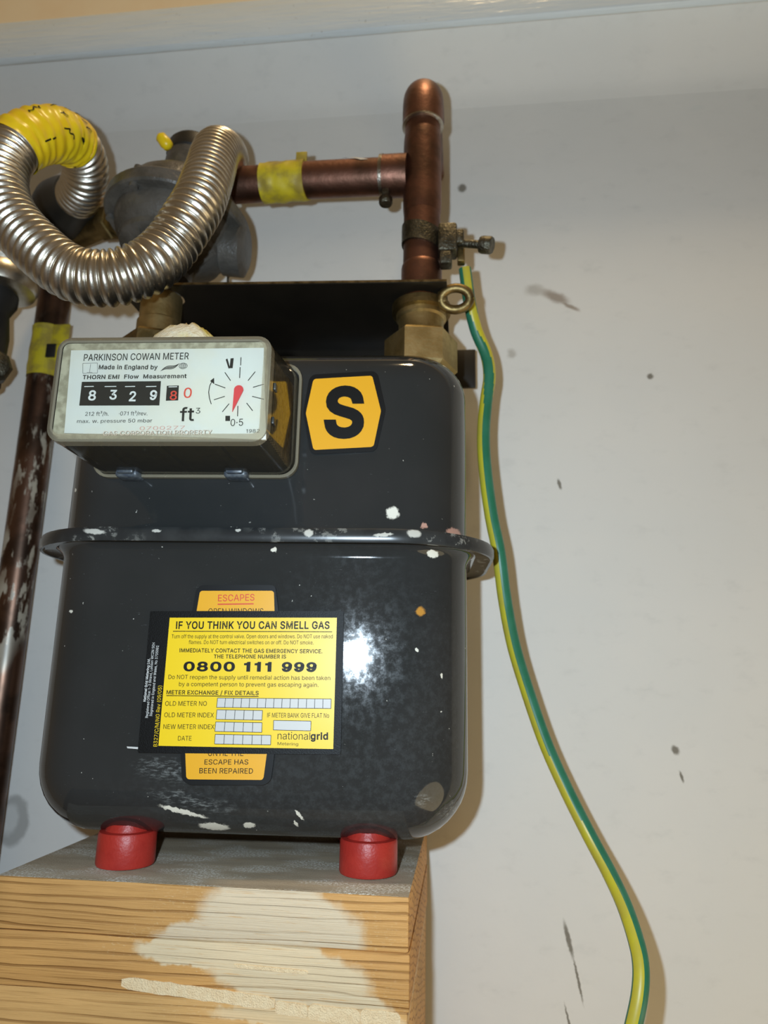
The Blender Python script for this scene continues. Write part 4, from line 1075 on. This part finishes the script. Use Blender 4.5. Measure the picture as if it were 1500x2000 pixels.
# ------------------------------------------------------------------ flexible steel hose
HOSE = [(-274.6, -50.0, 318.9), (-260.4, -62.0, 312.4), (-247.8, -75.0, 309.7), (-238.4, -88.0, 310.4), (-233.6, -102.0, 313.0), (-232.8, -116.0, 311.1), (-234.4, -130.0, 303.8), (-239.4, -142.0, 291.1), (-244.5, -149.0, 277.3), (-245.4, -153.0, 261.3), (-241.9, -155.0, 246.9), (-236.0, -156.0, 234.5), (-227.5, -156.0, 223.1), (-216.4, -156.0, 212.1), (-203.9, -156.0, 201.5), (-191.9, -155.0, 195.2), (-178.4, -153.0, 194.3), (-167.5, -150.0, 198.3), (-159.0, -146.0, 205.6), (-153.1, -140.0, 218.7), (-147, -137.5, 233), (-142.8, -131, 252.5), (-143.6, -119.0, 278.5), (-146.5, -104, 306), (-148.5, -88.0, 320), (-151.5, -72.0, 326), (-157, -60.0, 320), (-162, -53, 307)]
HO = (-200, -150, 180)
ho = thing('flexible_hose', 'corrugated stainless steel gas hose looping in front of the regulator', 'hose', HO)
STEP, PITCH = .42, 4.75
pts = spline(HOSE, STEP)
mb = MB()
def hr(i, a):
    return 12.0 + 2.3 * abs(math.sin(math.pi * i * STEP / PITCH)) ** .75
mb.tube(pts, hr, 36)
mb.build('corrugated_tube', 'steel', ho, 180, HO)
# yellow tape wound round the upper bend
i0 = min(range(len(pts)), key=lambda i: (pts[i] - Vector((-232.9, -113, 311.6))).length)
i1 = min(range(len(pts)), key=lambda i: (pts[i] - Vector((-244.4, -149.5, 277.5))).length)
tp = pts[i0:i1:2]
tfr = frames(tp, (0, -1, -.45))
def tr_(i, a):
    s_ = i * STEP * 2
    hel = math.sin(2 * math.pi * (s_ / 6.4 + a / (2 * math.pi) * .9 + .3 * noise.noise(Vector((s_ * .1, math.cos(a), math.sin(a))))))
    return 15.0 + .35 * hel + .7 * noise.noise(Vector((s_ * .28, math.cos(a) * 2.4, math.sin(a) * 2.4 + s_ * .12)))
mb = MB()
rows = []
NS = 60
for i, (p, t, u, w_) in enumerate(tfr):
    rows.append([p + (u * math.cos(2 * math.pi * k / NS) + w_ * math.sin(2 * math.pi * k / NS)) * tr_(i, 2 * math.pi * k / NS) for k in range(NS)])
mb.loops(rows, False, False)
tape = mb.build('yellow_tape', 'tape', ho, 60, HO)
# scraps of black print on the tape
def tpt(s_, deg, off=.35):
    i = max(0, min(len(tfr) - 1, int(s_ * (len(tfr) - 1))))
    p, t, u, w_ = tfr[i]
    a = math.radians(deg)
    return p + (u * math.cos(a) + w_ * math.sin(a)) * (tr_(i, a) + off)
mb = MB()
def tape_stroke(pp, wd=.9):
    for (s0, d0), (s1, d1) in zip(pp, pp[1:]):
        n = max(2, int(abs(d1 - d0) / 6 + abs(s1 - s0) * 20))
        for k in range(n):
            A = tpt(s0 + (s1 - s0) * k / n, d0 + (d1 - d0) * k / n)
            B = tpt(s0 + (s1 - s0) * (k + 1) / n, d0 + (d1 - d0) * (k + 1) / n)
            i = int((s0 + (s1 - s0) * k / n) * (len(tfr) - 1))
            nrm = (A - tfr[max(0, min(len(tfr) - 1, i))][0]).normalized()
            dv = (B - A)
            if dv.length < 1e-6:
                continue
            sd = dv.normalized().cross(nrm) * wd / 2
            mb.bm.faces.new([mb.bm.verts.new(x) for x in (A - sd, B - sd, B + sd, A + sd)])
SGN = -1 if tfr[len(tfr) // 2][3].z > 0 else -1
for pp in ([(.08, 66), (.3, 62)], [(.3, 62), (.25, 70)], [(.3, 62), (.25, 54)],
           [(.42, 78), (.40, 62), (.46, 60), (.44, 46), (.5, 44)], [(.14, 44), (.20, 36)],
           [(.40, -4), (.40, -16)], [(.36, -6), (.44, -12)], [(.16, 10), (.16, -8)], [(.12, 4), (.2, 2)],
           [(.06, 2), (.06, -20), (.1, -20), (.1, -8)], [(.72, -32), (.70, -44), (.67, -34), (.65, -46)], [(.62, -40), (.62, -54), (.58, -42), (.57, -56)],
           [(.2, -60), (.3, -62)], [(.36, -62), (.42, -63)], [(.8, 72), (.72, 74)], [(.7, 76), (.66, 70)]):
    tape_stroke([(s_, (d_ * .6 + 18) * SGN) for s_, d_ in pp])
mb.build('tape_print', 'black_ink', ho, 180, HO, recalc=False)

# ------------------------------------------------------------------ left supply pipe and its fittings
LO = (-293, -20, -560)
lp = thing('copper_supply_pipe', 'old brown copper pipe with pale paint smears running up the wall left of the meter', 'pipe', LO)
mb = MB()
mb.lathe([(11, -560), (11, 298)], (-293, -20, 0), seg=40)
mb.build('riser', 'old_pipe', lp, 40, LO)
zs = [201 + i * 1.5 for i in range(26)]
mb = MB()
mb.loops([[(-293 + r * math.cos(a), -20 + r * math.sin(a), z) for a in [2 * math.pi * k / 40 for k in range(40)] for r in [11.5 + .7 * noise.noise(Vector((z * .12, math.cos(a) * 1.6, math.sin(a) * 1.6)))]] for z in zs], False, False)
mb.box((-284, -31, 222), (-271.5, -30, 237), .3)
mb.build('yellow_tape', 'tape_old', lp, 60, LO)
mb = MB()
mb.box((-286.6, -31.9, 212), (-279.8, -31.0, 222), .2)
mb.build('tape_print', 'rubber', lp, 60, LO)

VO = (-290, -24, 290)
va = thing('hose_connector', 'dark rubber boot and brass elbow joining the hose to the left pipe', 'connector', VO)
mb = MB()
mb.lathe([(13, 286), (14, 288), (14, 297), (12, 299)], (-293, -20, 0), seg=6)
mb.build('pipe_nut', 'brass_dark', va, 30, VO)
mb = MB()
mb.tube(spline([(-293, -20, 297), (-292, -21, 306), (-287, -26, 315), (-284, -36, 318)], 3), 12.0, 28)
mb.lathe([(14.5, -6), (15.5, -4), (15.5, 4), (14.5, 6)], (-283, -32, 308), (.6, -.5, .5), 6)
mb.build('elbow', 'brass_dark', va, 40, VO)
mb = MB()
ax = Vector((-.70, .62, .12)).normalized()
st = Vector((-260, -62.5, 313))
mb.lathe([(15.4, -4), (16, 0), (19, 10), (21, 20), (20.5, 28), (17, 36), (11, 41)], st, ax, 40)
mb.build('rubber_boot', 'dark_boot', va, 50, VO)
mb = MB()
mb.tube([(-272, -34, 304), (-250, -46, 302), (-216, -62, 296)], 8.5, 24)
mb.lathe([(11, -5), (12, -4), (12, 4), (11, 5)], (-238, -51.6, 300), (34, -16, -6), 6)
mb.build('cross_pipe', 'brass_dark', va, 40, VO)

GO = (-306, -62, 180)
gv = thing('control_valve', 'dark gas control valve with chrome collar at the left edge', 'valve', GO)
mb = MB()
mb.lathe([(14, 262), (20, 266), (22, 276), (20, 290), (12, 296)], (-306, -62, 0), seg=32)
mb.build('valve_body', 'rubber', gv, 40, GO)
mb = MB()
mb.lathe([(17, 244), (22.5, 246), (24, 250), (23.5, 256), (21, 260), (22, 263), (20, 267), (15, 268)], (-306, -62, 0), seg=40)
mb.build('chrome_collar', 'steel', gv, 40, GO)
mb = MB()
mb.lathe([(10, 176), (14, 180), (15, 214), (13, 230), (17, 238), (17, 246)], (-311, -62, 0), seg=32)
mb.build('valve_stem', 'rubber', gv, 40, GO)
mb = MB()
mb.lathe([(10.5, 0), (11.5, 2), (11.5, 9), (9, 12), (5, 13)], (-300, -66, 188), (.7, -.7, 0), 8)
mb.build('lever_bolt', 'zinc', gv, 30, GO)
mb = MB()
mb.box((-316, -72, 172), (-302, -66, 236), 2, 2)
mb.build('lever', 'rubber', gv, 40, GO)

wr = MB()
wr.tube(spline([(-161.9, -30, 300), (-161.2, -31, 284), (-160.3, -30, 262), (-160.5, -28, 240), (-161, -24, 219.6)], 3), .9, 10)
tag(wr.build('seal_wire', 'zinc', org=(-161, -24, 219.6)), 'thin grey wire hanging behind the regulator above the black bracket', 'wire')
